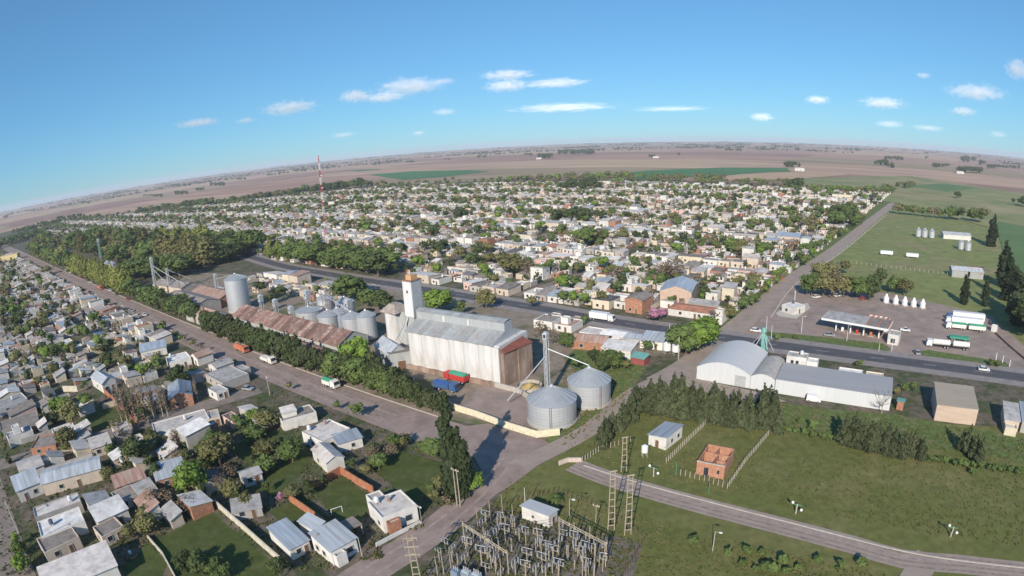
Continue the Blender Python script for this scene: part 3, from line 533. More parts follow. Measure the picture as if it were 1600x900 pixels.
def sheets(parent, w, P, m, z=0.0, step=1.9, name='roof_sheet', jit=.04):
    """a roof slope covered by single sheets side by side along x; P(x, t) -> point, t 0 (eave) .. 1 (ridge)"""
    n = max(1, int(w / step)); s = w / n
    for i in range(n):
        x0, x1 = i * s + .02, (i + 1) * s - .02; e = rnd.uniform(0, jit); q = [Vector(P(x0, 0)), Vector(P(x1, 0)), Vector(P(x1, 1)), Vector(P(x0, 1))]; nn = (q[1] - q[0]).cross(q[3] - q[0]).normalized()
        b = MB(); b.prism([v + nn * e for v in q], [v + nn * (e + .07) for v in q], m); o = b.build(name, parent)
# storage hall: six scalloped bays, sheet roof, long roof lantern
fr = frame((643, 574), (774, 602), 16); c0, rz0, w0, d0 = fr; claim(fr)
hall = thing('grain_storage_hall', 'white grain hall with scalloped wall bays and a grey sheet roof', 'grain store', c0, rz0)
HW = 12.6; nb = 6; bw = w0 / nb
for i in range(nb):
    b = MB(); k = 8; pts = [(bw * (j / k), -1.05 * math.sin(math.pi * j / k) ** .6 if 0 < j < k else 0) for j in range(k + 1)]
    for j in range(k): b.poly([(*pts[j], 0), (*pts[j + 1], 0), (*pts[j + 1], HW), (*pts[j], HW)], M_WHITE)
    b.poly([(x, y, HW) for x, y in pts], M_WHITE); b.build('wall_bay', hall, (i * bw, 0, 0), smooth=False)
b = MB(); b.box(.05, w0 + 2.2, .05, d0, 0, HW - .02, M_WHITE); b.build('wall', hall)
b = MB(); b.box(-.5, w0 + .6, -1.6, -.8, 0, 1.6, M_BROWNW); b.build('plinth', hall)
b = MB(); b.box(w0 + .05, w0 + 2.3, -.7, .04, 0, HW - .3, M_WHITE); b.build('buttress', hall)
LZ = HW + 2.6; ly0, ly1 = 6.0, 10.0
sheets(hall, w0 + 1.2, lambda x, t: (x - .8, -1.0 + (ly0 + 1.0) * t, HW + .05 + 2.5 * t), M_SHEETG); sheets(hall, w0 + 1.2, lambda x, t: (w0 + .4 - x, d0 + .6 - (d0 + .6 - ly1) * t, HW + .05 + 2.5 * t), M_SHEETG)
b = MB(); b.box(-.8, w0 + .4, ly0, ly1, HW, LZ + 2.6, mat('lantern_sheet', (.40, .42, .43), .6, .1, .6, metal=.2, streak=(1, 1, .2))); b.build('roof_lantern', hall)
sheets(hall, w0 + 1.6, lambda x, t: (x - 1.0, ly0 - .3 + 2.3 * t, LZ + 2.62 + .5 * t), M_SHEETG, step=2.4); sheets(hall, w0 + 1.6, lambda x, t: (w0 + .6 - x, ly1 + .3 - 2.3 * t, LZ + 2.62 + .5 * t), M_SHEETG, step=2.4)
for x in (w0 * .33, w0 * .62): b = MB(); b.box(-.45, .45, -.35, 0, 0, 1.9, M_WHITE); b.build('vent_hood', hall, (x, ly0, LZ + .2))
b = MB(); g = [(0, -1, HW), (0, ly0, LZ), (0, ly0, LZ + 2.6), (0, ly1, LZ + 2.6), (0, ly1, LZ), (0, d0, HW)]
b.prism([(w0 + .42, y, z) for _, y, z in g], [(w0 + .5, y, z) for _, y, z in g], mat('gable_sheet', (.43, .46, .48), .6, .1, .6, metal=.2)); b.build('gable', hall)
# end block in stained brown
fr = frame((790, 605), (832, 585), 4.6); claim(fr); blk = thing('brown_end_block', 'stained brown concrete block with a rusty red roof at the end of the white hall', 'grain store', fr[0], fr[1]); w, d = fr[2], fr[3]
b = MB(); b.box(0, w * .48, 0, d, 0, 10.6, M_BROWNW); b.build('wall_bay', blk); b = MB(); b.box(w * .48 + .1, w, -.35, d, 0, 10.6, M_BROWNW); b.build('wall_bay', blk)
b = MB(); b.prism([(-.2, -.5, 10.65), (w + .3, -.6, 10.65), (w + .3, d + .3, 11.9), (-.2, d + .3, 12.6)], [(-.2, -.5, 10.8), (w + .3, -.6, 10.8), (w + .3, d + .3, 12.05), (-.2, d + .3, 12.75)], M_REDROOF); b.build('roof', blk)
# headhouse tower
tp = at(628, 439, 27.2); tq = at(644, 440, 27.2); tr_ = at(655.5, 438, 27.2); dv = tq - tp; rzT = RZU; sx = dv.length * .98; sy = 4.6
tw = thing('headhouse_tower', 'tall white concrete elevator tower rising over the grain hall', 'tower', (tp.x, tp.y, 0), rzT); claim(((Vector((tp.x, tp.y, 0))), rzT, sx, sy))
b = MB(); b.box(.15, sx - .15, .15, sy, 0, 15, M_OLDCONC); b.build('shaft', tw)
b = MB(); b.box(0, sx, 0, sy + .2, 15.02, 27.2, mat('tower_white', (.62, .625, .635), .9, .06, .3, streak=(1, 1, .2))); b.build('upper_shaft', tw)
b = MB(); b.box(sx + .01, sx + .1, .15, sy, 15.5, 27.0, M_STEEL); b.build('side_cladding', tw)
f, g = window_mesh(.7, .9); o = link('window', f, tw, (sx * .5, -.03, 23.2)); link('pane', g, o)
b = MB(); b.box(-.25, sx + .25, -.25, sy + .4, 27.22, 27.5, M_RUSTY); b.build('roof', tw); b = MB(); b.box(1.0, sx - .5, .8, sy - .8, 27.52, 29.2, M_BRASSY); b.build('motor_house', tw)
b = MB(); b.cyl(1.6, sy / 2, 29.2, 30.6, .22, 6, M_WHITE); b.build('vent_stack', tw)
b = MB()
for x, y, z in [(-3.2, -3, 3), (-1.4, -4.2, 4), (-4.6, -1.5, 6)]: b.tube((sx * .35, -.1, 14.8), (x, y, z), .18, M_STEEL, 5)
b.build('spout', tw)
# octagonal head building left of the tower, with round silo bins under it
fr = frame((594, 536), (629, 545), 7); claim(fr); hb = thing('bin_house', 'round white bins under a brown hipped sheet roof beside the tower', 'silo', fr[0], fr[1]); w = fr[2]
b = MB(); b.cyl(w * .35, 4, 0, 12.5, 2.9, 20, M_WHITE); b.build('bin', hb, smooth=False); b = MB(); b.cyl(w * .35 + 4.4, 6, 0, 12.5, 2.6, 16, M_OLDCONC); b.build('bin', hb)
b = MB(); b.cyl(w * .45, 4.6, 12.4, 15.2, 6.0, 4, rm('brownish', (.30, .245, .21), (.38, .34, .31)), r2=2.2, ph=.785); b.build('roof', hb)
fr = frame((612, 580), (646, 574), 8); claim(fr)
bld('loading_shed', 'low grey loading shed with brown skillion roof at the foot of the tower', 'shed', fr, 4.6, M_OLDCONC, 'dull', 'sb', 1.4, [('f', .5, 0, 2.6, 3, 'door')])
fr = frame((588, 560), (610, 577), 7)
bld('intake_house', 'pale grey steel intake house with steep roof beside the tower', 'shed', fr, 5, M_STEEL, 'zinc', 'gx', 2.6, [('f', .6, 2, 2, 2, 'window')])
def silo(cx, cy, r, h, rise, label, group=None, n=36, ladder=None, name='grain_silo', base=True):
    o = thing(name, label, 'silo', (cx, cy, 0), 0, group); FOOT.append([(cx - r - 1, cy - r - 1), (cx + r + 1, cy - r - 1), (cx + r + 1, cy + r + 1), (cx - r - 1, cy + r + 1)])
    if base: b = MB(); b.cyl(0, 0, 0, .5, r + .25, n, M_CONC); b.build('base', o)
    b = MB(); rings = max(4, int(h / .9)); z = .5
    for i in range(rings):
        z0 = .5 + (h - .5) * i / rings; z1 = .5 + (h - .5) * (i + 1) / rings; b.cyl(0, 0, z0, z1 - .1, r, n, M_SILO, cap1=False); b.cyl(0, 0, z1 - .1, z1, r + .05, n, M_SILO, cap1=False)
    b.build('wall', o)
    b = MB(); b.cyl(0, 0, h - .02, h + rise, r + .2, n, M_SILOROOF, r2=.5)
    b.build('roof', o)
    b = MB()
    for i in range(n // 2): a = 4 * math.pi * i / n; b.tube((math.cos(a) * (r + .15), math.sin(a) * (r + .15), h + .05), (math.cos(a) * .5, math.sin(a) * .5, h + rise + .05), .05, M_STEEL, 3)
    b.build('roof_rib', o)
    b = MB(); b.cyl(0, 0, h + rise, h + rise + .5, .55, 10, M_STEEL, r2=.4); b.build('cap', o)
    if ladder is not None:
        b = MB(); a = ladder; tx, ty = -math.sin(a), math.cos(a)
        for s in (-.22, .22): b.tube((math.cos(a) * (r + .3) + tx * s, math.sin(a) * (r + .3) + ty * s, .3), (math.cos(a) * (r + .3) + tx * s, math.sin(a) * (r + .3) + ty * s, h + .2), .05, M_RUSTY, 4)
        b.build('ladder', o)
    return o
silo(8.6, 137.2, 6.3, 6.3, 3.3, 'wide steel silo with conical roof beside the cream yard wall', ladder=-1.7)
silo(19.6, 147.0, 5.9, 6.6, 3.3, 'wide steel silo with conical roof standing on grass behind its twin', ladder=-1.2)
p = at(369, 489); silo(p.x, p.y + 5, 6.0, 16.5, 2.2, 'tall cylindrical steel silo beside the rusty sheds', n=40)
for i, (x, y, r, h, l) in enumerate([(481, 508, 6.2, 6.0, 'broad squat steel silo behind the rusty shed roof'), (513, 522, 4.6, 7.5, 'small steel silo under the spouts, first beyond the squat one'), (528, 518, 4.0, 7.5, 'small steel silo half hidden behind the spouts'), (551, 532, 4.2, 9, 'small steel silo standing closest to the rusty gable'), (574, 532, 3.8, 9.5, 'slim steel silo next to the bright green yard tree'), (509, 498, 3.8, 9, 'small steel silo rear of the dark timber elevator'), (540, 505, 4.2, 9, 'small steel silo at the rear of the cluster')]):
    q = at(x, y); silo(q.x, q.y + r * .6, r, h, 1.9 if r < 5 else 1.4, l, 'small silos in the elevator yard', n=24, base=False)
def leg_tower(px, py, h, label, m, hw=.8, house=(2.0, 2.6), spouts=(), group=None, name='elevator_leg'):
    q = at(px, py); o = thing(name, label, 'elevator', (q.x, q.y, 0), RZU, group); b = MB()
    for x in (-hw, hw):
        for y in (-hw, hw): b.tube((x, y, 0), (x, y, h), .12, m, 4)
    b.build('frame', o); b = MB(); z = 0
    while z < h - 2:
        for s in (-hw, hw): b.tube((-hw, s, z), (hw, s, z + 2), .06, m, 3); b.tube((s, -hw, z + 2), (s, hw, z), .06, m, 3)
        z += 2
    b.build('brace', o)
    [MB().box(xx, xx + .3, -.25, .25, 0, h, M_STEEL).build('bucket_duct', o) for xx in (-.35, .06)]
    if house: b = MB(); b.box(-house[0] / 2, house[0] / 2, -house[0] / 2, house[0] / 2, h, h + house[1], M_STEEL); b.prism([(-house[0] / 2 - .1, -house[0] / 2 - .1, h + house[1]), (house[0] / 2 + .1, -house[0] / 2 - .1, h + house[1]), (house[0] / 2 + .1, house[0] / 2 + .1, h + house[1]), (-house[0] / 2 - .1, house[0] / 2 + .1, h + house[1])], [(-.2, -.2, h + house[1] + .7), (.2, -.2, h + house[1] + .7), (.2, .2, h + house[1] + .7), (-.2, .2, h + house[1] + .7)], M_STEEL); hd = b.build('head_house', o); f, g = window_mesh(.7, .9); k = link('window', f, hd, (0, -house[0] / 2 - .03, h + house[1] * .4)); link('pane', g, k)
    R2 = Matrix.Rotation(-RZU, 3, 'Z')
    for (sx_, sy_, sz_, z0) in spouts:
        b = MB(); e = R2 @ (Vector((sx_, sy_, 0)) - Vector((q.x, q.y, 0))); b.tube((0, 0, z0), (e.x, e.y, sz_), .16, M_STEEL, 5); b.build('spout', o)
    return o
leg_tower(856, 622, 17.5, 'slim steel elevator leg with two spouts between the wide silos', M_STEEL, .5, (1.3, 1.6), [(19.6, 147, 10.6, 15), (-3, 147, 1.5, 13)])
for i, (x, y, h, l) in enumerate([(411, 492, 6.5, 'grey elevator head rising behind the rusty roof, next to the tall silo'), (434, 500, 6.5, 'grey elevator head in the middle behind the rusty roof'), (458, 507, 5, 'grey elevator head nearest the squat silo'), (549, 515, 9, 'grey elevator head house on stilts above the small silos'), (484, 495, 8.5, 'pale elevator head house above the squat silo')]):
    leg_tower(x, y, h, l, M_STEEL, .7, (2.4, 3.6) if i > 2 else (2.0, 3), [(at(x + 14, y + 8).x, at(x + 14, y + 8).y, h - 3, h)] if i > 2 else [], 'elevator heads over the yard')
q = at(516, 517); leg_tower(516, 517, 18, 'rusty latticed elevator tower among the small silos', M_RUSTY, 1.2, None, [(at(551, 532).x, at(551, 532).y + 3, 10.8, 15), (at(480, 505).x, at(480, 505).y + 4, 7.6, 13)])
# rusty twin sheds
for nm, C_, R_, D_, h_, ri, lb in [('rusty_shed', (-111.5, 211.5), (-69.2, 180.9), 10.5, 3.5, 2.4, 'shorter lower shed with rust-streaked sheet roof behind the avenue trees'), ('rusty_shed', (-128.1, 239.1), (-62.8, 191.2), 14.5, 4.5, 3.4, 'longer rust-roofed shed backing on to the small silos')]:
    p = Vector((*C_, 0)); q2 = Vector((*R_, 0)); fr = (p, math.atan2((q2 - p).y, (q2 - p).x), (q2 - p).length, D_); claim(fr); w, d = fr[2], fr[3]
    o = thing(nm, lb, 'shed', fr[0], fr[1]); a, r = body(w, d, h_, M_OLDCONC, M_SHEETR, 'gx', ri); a.build('wall', o)
    sheets(o, w + .8, lambda x, t: (x - .4, -.5 + (d / 2 + .5) * t, h_ - .25 + (ri + .35) * t), M_SHEETR, step=2.6, jit=.12); sheets(o, w + .8, lambda x, t: (w + .4 - x, d + .5 - (d / 2 + .5) * t, h_ - .25 + (ri + .35) * t), M_SHEETR, step=2.6, jit=.12)
    for i in range(4): b = MB(); b.cyl(0, 0, 0, 1.1, .28, 8, M_RUSTY); b.cyl(0, 0, 1.1, 1.4, .5, 8, M_RUSTY, r2=.1); b.build('roof_vent', o, (w * (.5 + .12 * i), d / 2, h_ + ri))
# far works on the same strip: sheds, legs, conveyors
M_GREENP = mat('green_paint', (.10, .27, .16), .6, .15, 1); M_TEAL = mat('teal_steel', (.16, .36, .32), .5, .12, .8); M_TARPG = mat('green_tarpaulin', (.06, .30, .20), .7, .15, .8); M_TARPB = mat('blue_tarpaulin', (.035, .10, .30), .6, .2, .8); M_REDP = mat('red_paint', (.45, .05, .045), .5, .12, 1); M_BLUEP = mat('blue_paint', (.05, .11, .25), .5, .12, 1)
for C_, R_, D_, h_, ri, wl, rf, lb in [((292, 500), (328, 513), 10, 5, 2, M_OLDCONC, 'rust', 'brown-roofed store next to the tall cylindrical silo'), ((258, 478), (305, 495), 16, 5, 2.2, 'grey', 'dull', 'wide dull-roofed grain store behind the dark avenue trees'), ((300, 470), (345, 482), 14, 5, 2.4, 'brick', 'rust', 'rust-roofed brick store behind the brown-roofed one'),
    ((330, 465), (352, 470), 10, 4, 1.5, 'grey', 'grey', 'grey-roofed store just short of the tall silo'), ((240, 455), (285, 462), 14, 4.5, 2, 'beige', 'dull', 'low beige store under the green conveyors')]:
    bld('grain_store', lb, 'shed', frame(C_, R_, D_), h_, wl, rf, 'gx', ri, [('f', .4, 0, 3, 3.2, 'door')], group='stores of the far elevator works')
leg_tower(246, 465, 22, 'tall steel elevator leg with green conveyors, the outermost one', M_STEEL, .7, (1.6, 2.4), [(at(290, 462).x, at(290, 462).y, 7, 20), (at(275, 470).x, at(275, 470).y, 6, 18)]); leg_tower(266, 455, 15, 'shorter steel elevator leg beside the green conveyors', M_STEEL, .6, None, [(at(300, 450).x, at(300, 450).y, 6, 14)])
leg_tower(161, 425, 26, 'dark green elevator leg among the tall trees', M_GREENP, .9, (2, 2.5)); leg_tower(342, 470, 13, 'thin steel elevator leg just beside the tall silo', M_STEEL, .6, (1.4, 1.6), [(at(369, 480).x, at(369, 480).y, 17, 12)])
for i, (x, y) in enumerate([(172, 436), (180, 438)]): q = at(x, y); silo(q.x, q.y, 3, 13, 1.6, ['slim old silo among the tall trees', 'second slim old silo among the tall trees'][i], n=16, base=False)
# yard walls of the elevator works
def wall_run(name, label, pts, h, t, m, cap=None, panel=3.0, post=True):
    """a straight or bent masonry wall built of panels between posts"""
    P = [at(*p) if len(p) == 2 else Vector(p) for p in pts]; o = thing(name, label, 'wall', P[0])
    for i in range(len(P) - 1):
        a, c = P[i] - P[0], P[i + 1] - P[0]; L_ = (c - a).length; n = max(1, round(L_ / panel)); rz = math.atan2((c - a).y, (c - a).x); s = L_ / n
        pm = MB(); pm.box(.12, s - .12, -t / 2, t / 2, 0, h, m); pm.box(.0, s, -t / 2 - .04, t / 2 + .04, h, h + .08, cap or m); pm = pm.mesh('panel'); po = MB(); po.box(-.12, .12, -t / 2 - .03, t / 2 + .03, 0, h, cap or m); po = po.mesh('post')
        for k in range(n):
            q = a.lerp(c, k / n); link('panel', pm, o, q, rz)
            if post: link('post', po, o, q, rz)
        if post and i == len(P) - 2: link('post', po, o, c, rz)
    return o
M_CREAMW = mat('cream_wall_paint', (.66, .60, .44), .9, .12, .8, col2=(.45, .40, .32), c2_scale=.5); M_BRICKW = mat('red_brick_garden_wall', (.38, .155, .085), .92, .2, 1.5, col2=(.45, .27, .18), c2_scale=.6); M_PALEW = mat('pale_render_wall', (.55, .51, .42), .9, .16, .6, col2=(.38, .34, .26), c2_scale=.4)
wall_run('yard_wall', 'long cream yard wall between the truck yard and the street', [(697, 637), (745, 652), (787, 668), (838, 684)], 1.9, .25, M_CREAMW)
wall_run('yard_wall', 'short bright cream wall in front of the wide silo', [(838, 684), (874, 680)], 1.9, .25, M_CREAMW)
wall_run('pit_wall', 'grey concrete retaining wall beside the intake pit', [(770, 604), (812, 615), (838, 632)], 1.6, .3, M_CONC)
q = at(828, 606); o = thing('grain_heap', 'heap of golden grain behind the retaining wall', 'heap', q); b = MB(); b.cyl(0, 0, 0, 1.6, 3.2, 14, mat('grain', (.42, .31, .13), .95, .2, 1.2), r2=.3); b.build('pile', o); b = MB(); b.cyl(0, 0, 0, 1.1, 3.7, 18, M_CONC, cap1=False); b.build('ring_wall', o)

# ------------------------------------------------------------------ vehicles
M_CARW = mat('car_paint_white', (.72, .72, .72), .3, .04, 1, spec=.5); M_CARG = mat('car_paint_silver', (.45, .46, .48), .3, .04, 1, metal=.4); M_CARR = mat('car_paint_red', (.40, .06, .05), .3, .05, 1, spec=.5); M_CARB = mat('car_paint_blue', (.06, .11, .25), .3, .05, 1, spec=.5); M_CARK = mat('car_paint_dark', (.05, .05, .055), .3, .05, 1, spec=.5); M_RIM = mat('wheel_rim', (.4, .4, .42), .4, .1, 2); M_LAMP = mat('headlamp', (.75, .75, .7), .2, .05, 1); M_OFFW = mat('offwhite_box', (.68, .66, .60), .6, .08, .6); M_TRUCKO = mat('truck_orange', (.50, .17, .09), .5, .15, .6)
def wheel(root, x, y, r, w=.22):
    b = MB(); n = 10
    for s in (1,): 
        A = [(x + r * math.cos(2 * math.pi * i / n), y - w / 2, r + r * math.sin(2 * math.pi * i / n)) for i in range(n)]; b.prism(A, [(p[0], y + w / 2, p[2]) for p in A], M_BLACK)
    o = b.build('wheel', root); b = MB(); A = [(x + r * .55 * math.cos(2 * math.pi * i / 8), y - w / 2 - .02, r + r * .55 * math.sin(2 * math.pi * i / 8)) for i in range(8)]; b.prism(A, [(p[0], y + w / 2 + .02, p[2]) for p in A], M_RIM); b.build('rim', o)
def car(px, py, rz, paint, label, pickup=False, van=False, group=None, z=.16):
    p = at(px, py); o = thing('parked_car' if not van else 'parked_van', label, 'van' if van else ('pickup' if pickup else 'car'), (p.x, p.y, z), rz, group); hw = .85
    prof = [(-2.1, .35), (-2.12, .75), (-1.9, .9), (1.0 if not van else 1.5, .95), (2.0, .78), (2.1, .45), (2.05, .35)]
    b = MB(); b.prism([(x, -hw, z_) for x, z_ in prof], [(x, hw, z_) for x, z_ in prof], paint); b.build('body', o)
    top = [(-1.8, .92), (-1.35, 1.42), (.25, 1.45), (1.0, .96)] if not pickup else [(-.6, .92), (-.4, 1.5), (.5, 1.5), (1.1, .96)]
    if van: top = [(-2.05, .92), (-2.0, 1.9), (.8, 1.95), (1.55, .96)]
    b = MB(); b.prism([(x, -hw + .08 + (.1 if z_ > 1 else 0), z_) for x, z_ in top], [(x, hw - .08 - (.1 if z_ > 1 else 0), z_) for x, z_ in top], M_GLASS if not van else paint); cb = b.build('cabin', o)
    b = MB(); b.box(top[1][0] - .02, top[2][0] + .02, -hw + .14, hw - .14, top[1][1] + .01, top[2][1] + .06, paint); b.build('roof', cb)
    for x in (-1.3, 1.3):
        for y in (-hw, hw): wheel(o, x, y, .31)
    for y in (-.6, .6): b = MB(); b.box(2.02, 2.12, y - .15, y + .15, .58, .72, M_LAMP); b.build('headlight', o)
    return o
def truck(px, py, rz, L_, cab, box, label, kind='box', top=None, h=2.3, group=None, trailer=None, z=.1, facing=1):
    """lorry: cab at +x end, load bed behind; trailer adds a second bed"""
    p = at(px, py); o = thing('lorry', label, 'truck', (p.x, p.y, z), rz, group); hw = 1.2; x1 = L_ / 2
    b = MB(); prof = [(x1 - 2.2, .55), (x1, .55), (x1, 1.5), (x1 - .25, 2.6), (x1 - 2.2, 2.75)]; b.prism([(x, -hw, q) for x, q in prof], [(x, hw, q) for x, q in prof], cab); cb = b.build('cab', o)
    b = MB(); b.prism([(x1 + .01, -1.05, 1.55), (x1 + .01, 1.05, 1.55), (x1 - .22, 1.0, 2.5), (x1 - .22, -1.0, 2.5)], [(x1 + .05, -1.05, 1.55), (x1 + .05, 1.05, 1.55), (x1 - .18, 1.0, 2.5), (x1 - .18, -1.0, 2.5)], M_GLASS); b.build('windscreen', cb)
    b = MB(); b.box(-x1, x1 - .3, -.45, .45, .55, .85, M_BLACK); b.build('chassis', o)
    beds = [(-x1, x1 - 2.5)] if not trailer else [(-x1 + trailer + 1.2, x1 - 2.5), (-x1, -x1 + trailer)]
    for a, c in beds:
        if kind == 'tank':
            b = MB(); n = 12; A = [(a, 1.1 * math.cos(2 * math.pi * i / n), 1.95 + 1.0 * math.sin(2 * math.pi * i / n)) for i in range(n)]; b.prism(A, [(c, q[1], q[2]) for q in A], box); b.build('tank', o)
        else:
            b = MB(); b.box(a, c, -hw - .05, hw + .05, .9, .9 + h, box); k = b.build('load_bed', o)
            if top: b = MB(); pr = [(-hw - .1, .9 + h - .15), (-hw - .1, .9 + h + .05), (0, .9 + h + .45), (hw + .1, .9 + h + .05), (hw + .1, .9 + h - .15)]; b.prism([(a - .05, y, q) for y, q in pr], [(c + .05, y, q) for y, q in pr], top); b.build('tarpaulin', k)
        for x in (a + .8, a + 2.0): 
            for y in (-1.05, 1.05): wheel(o, x, y, .48, .35)
    for y in (-1.05, 1.05): wheel(o, x1 - 1.2, y, .48, .35)
    return o
truck(713, 596, RZU + math.pi, 8.5, M_REDP, M_REDP, 'red lorry under a green tarpaulin parked by the white hall', top=M_TARPG, h=1.9)
truck(698, 610, RZU + .1, 8.0, M_BLUEP, M_BLUEP, 'dark blue lorry with blue load cover near the cream yard wall', top=M_TARPB, h=1.5)
truck(518, 605, RZU, 6.5, M_OFFW, M_OFFW, 'white truck with green cover standing on the avenue kerb', top=M_TARPG, h=1.5)
truck(378, 549, RZU, 9.0, M_TRUCKO, M_TRUCKO, 'orange-red lorry parked under the avenue trees', top=M_TRUCKO, h=1.2)
truck(420, 567, RZU, 8.0, M_OFFW, M_OFFW, 'cream open lorry parked under the avenue trees', h=1.1)
truck(157, 452, RZU, 9.0, M_TRUCKO, M_TRUCKO, 'red-orange lorry parked on the avenue by the poplar row', h=1.4)
truck(941, 501, RZU, 10.5, M_CARW, M_CARW, 'white box lorry driving along the highway', h=2.4)
rs = RZU
truck(1480, 544, rs + math.pi + .06, 17, M_CARW, M_OFFW, 'lorry with two cream tanks parked behind the roadside grass strip', kind='tank', trailer=6.5)
truck(1508, 516, rs + math.pi + .06, 17.5, M_CARW, M_OFFW, 'white lorry with a green-covered trailer next to the long white trailers', trailer=7.5, top=M_TARPG, h=1.6)
truck(1508, 502, rs + math.pi + .05, 17.5, M_CARB, M_CARW, 'long white box trailer with a blue tractor cab', h=2.9)
truck(1506, 508, rs + math.pi + .05, 17.0, M_CARW, M_CARW, 'long low white trailer lorry between the box trailer and the green-covered one', h=2.3)
p = at(1498, 532); o = thing('tarpaulin_stack', 'flat green tarpaulin-covered load on the station yard', 'trailer', (p.x, p.y, .1), rs); b = MB(); b.box(-4, 4, -1.3, 1.3, .8, 1.5, M_TARPG); b.build('cover', o); b = MB(); b.box(-4, 4, -1, 1, .5, .79, M_BLACK); b.build('chassis', o)
for x in (-3, -2, 2.6):
    for y in (-1.1, 1.1): wheel(o, x, y, .45, .3)
car(1537, 580, rs, M_CARW, 'white car driving on the highway past the tan shed', z=.17); car(1181, 519, rs, M_CARW, 'white car at the highway edge by the side road'); car(1296, 526, rs, M_CARG, 'silver car by the grass strip below the canopy'); car(1275, 466, rs + .8, M_CARW, 'white car parked beside the grove, next to the little white booth'); car(1309, 464, rs + .9, M_CARW, 'white car parked under the grove in the middle'); car(1348, 468, rs + 1, M_CARR, 'red car parked behind the petrol station'); car(1432, 553, 1.2, M_CARG, 'silver car nose-in at the end of the grass strip'); car(1414, 518, rs, M_CARW, 'white pickup beside the station kiosk', pickup=True)
car(1271, 628, rs, M_CARW, 'white van parked behind the long warehouse', van=True); car(388, 610, RZU + .4, M_CARG, 'silver car parked at the corner of the side street')
AVCARS = [(117, 430), (126, 434), (134, 439), (142, 443), (172, 455), (183, 461), (200, 469), (96, 419), (103, 423), (110, 427), (206, 487), (226, 494), (58, 399), (70, 405)]
AVW = 'first second third fourth fifth sixth seventh eighth ninth tenth eleventh twelfth thirteenth fourteenth'.split()
for i, (x, y) in enumerate(sorted(AVCARS, key=lambda c: -c[0])): car(x, y, RZU, [M_CARW, M_CARG, M_CARR, M_CARK, M_CARW][i % 5], ['white', 'silver', 'red', 'black', 'white'][i % 5] + f' car along the tree-lined avenue, {AVW[i]} up from the dark trees', group='cars parked along the avenue')
# ------------------------------------------------------------------ warehouse by the highway
M_PALESHED = mat('pale_shed_sheet', (.60, .615, .63), .6, .05, .5, metal=.1, streak=(3, 3, .2)); M_SHEDROOF = mat('shed_roof_sheet', (.58, .575, .57), .6, .06, .5, metal=.2, streak=(.15, 3, 1)); M_GREYROOF = mat('dark_grey_roofing', (.30, .305, .32), .6, .07, .5, streak=(.15, 3, 1)); M_TANROOF = mat('tan_roofing', (.33, .285, .23), .85, .12, .5, streak=(.2, 3, 1)); M_TANWALL = mat('tan_block_wall', (.50, .39, .31), .9, .1, .6, streak=(.4, .4, 2))
wh = frame((1088, 592), (1171, 607), 21)
bld('arched_warehouse', 'pale arched-roof warehouse with the green elevator behind it', 'warehouse', wh, 3.9, M_PALESHED, M_SHEDROOF, 'arch', 2.6, [('f', .82, 0, 3.2, 3.4, 'door')], over=.1, dm=M_STEEL)
wm2 = frame((1171.5, 607), (1209, 613.5), 16)
bld('arched_annex', 'small arched annex with speckled grey roof joining the two warehouse sheds', 'warehouse', wm2, 3.8, M_PALESHED, rm('annexe', (.40, .385, .36), (.34, .32, .30)), 'arch', 1.2, over=.05)
wl = frame((1210, 614), (1389, 642), 11.5)
bld('long_warehouse', 'long low pale warehouse with dark grey roof', 'warehouse', wl, 4.2, M_PALESHED, M_GREYROOF, 'sf', .9, over=.05)
def local(fr, x, y): ex = Vector((math.cos(fr[1]), math.sin(fr[1]), 0)); return fr[0] + ex * x + Vector((-ex.y, ex.x, 0)) * y
bld('warehouse_office', 'white two-storey office with outside stair behind the long warehouse', 'office', (local(wl, .6, 12.3), wl[1], 6.2, 4.5), 7.2, 'white', 'grey', 'flat', 1, [('f', .3, 4.9, .9, 1.1, 'window'), ('f', .55, 4.9, .9, 1.1, 'window')], [(6.3, .3, 3.4, 3.6, 6.2, 'white', 'white', 'flat', 1)], tank=(.7, .5))
bld('warehouse_lean_to', 'flat white lean-to with round hatches behind the long warehouse', 'shed', (local(wl, 17, 12.2), wl[1], 7.5, 3), 4.9, 'white', 'white', 'flat'); bld('warehouse_lean_to', 'flat beige lean-to behind the far end of the long warehouse', 'shed', (local(wl, 25.5, 12.2), wl[1], 5.5, 3), 4.8, 'cream', 'pale', 'flat')
q = local(wh, 14.5, 23); o = thing('green_elevator', 'teal-green bucket elevator with spouts behind the arched warehouse', 'elevator', q, RZU); b = MB(); b.box(-.5, .5, -.7, .7, 0, 10, M_TEAL); b.build('shaft', o); b = MB(); b.cyl(0, 0, 10, 11.3, 1.0, 8, M_TEAL, r2=.6); b.build('head', o)
b = MB(); b.box(.55, 1.5, -.5, .5, 0, 8.6, M_TEAL); b.build('return_duct', o)
for e in [(-5, 2, 3.5), (3.6, 1, 3.5), (-2.2, -3, 5.2), (2.2, -3, 5.2)]: b = MB(); b.tube((0, 0, 10), e, .14, M_STEEL, 5); b.build('spout', o)
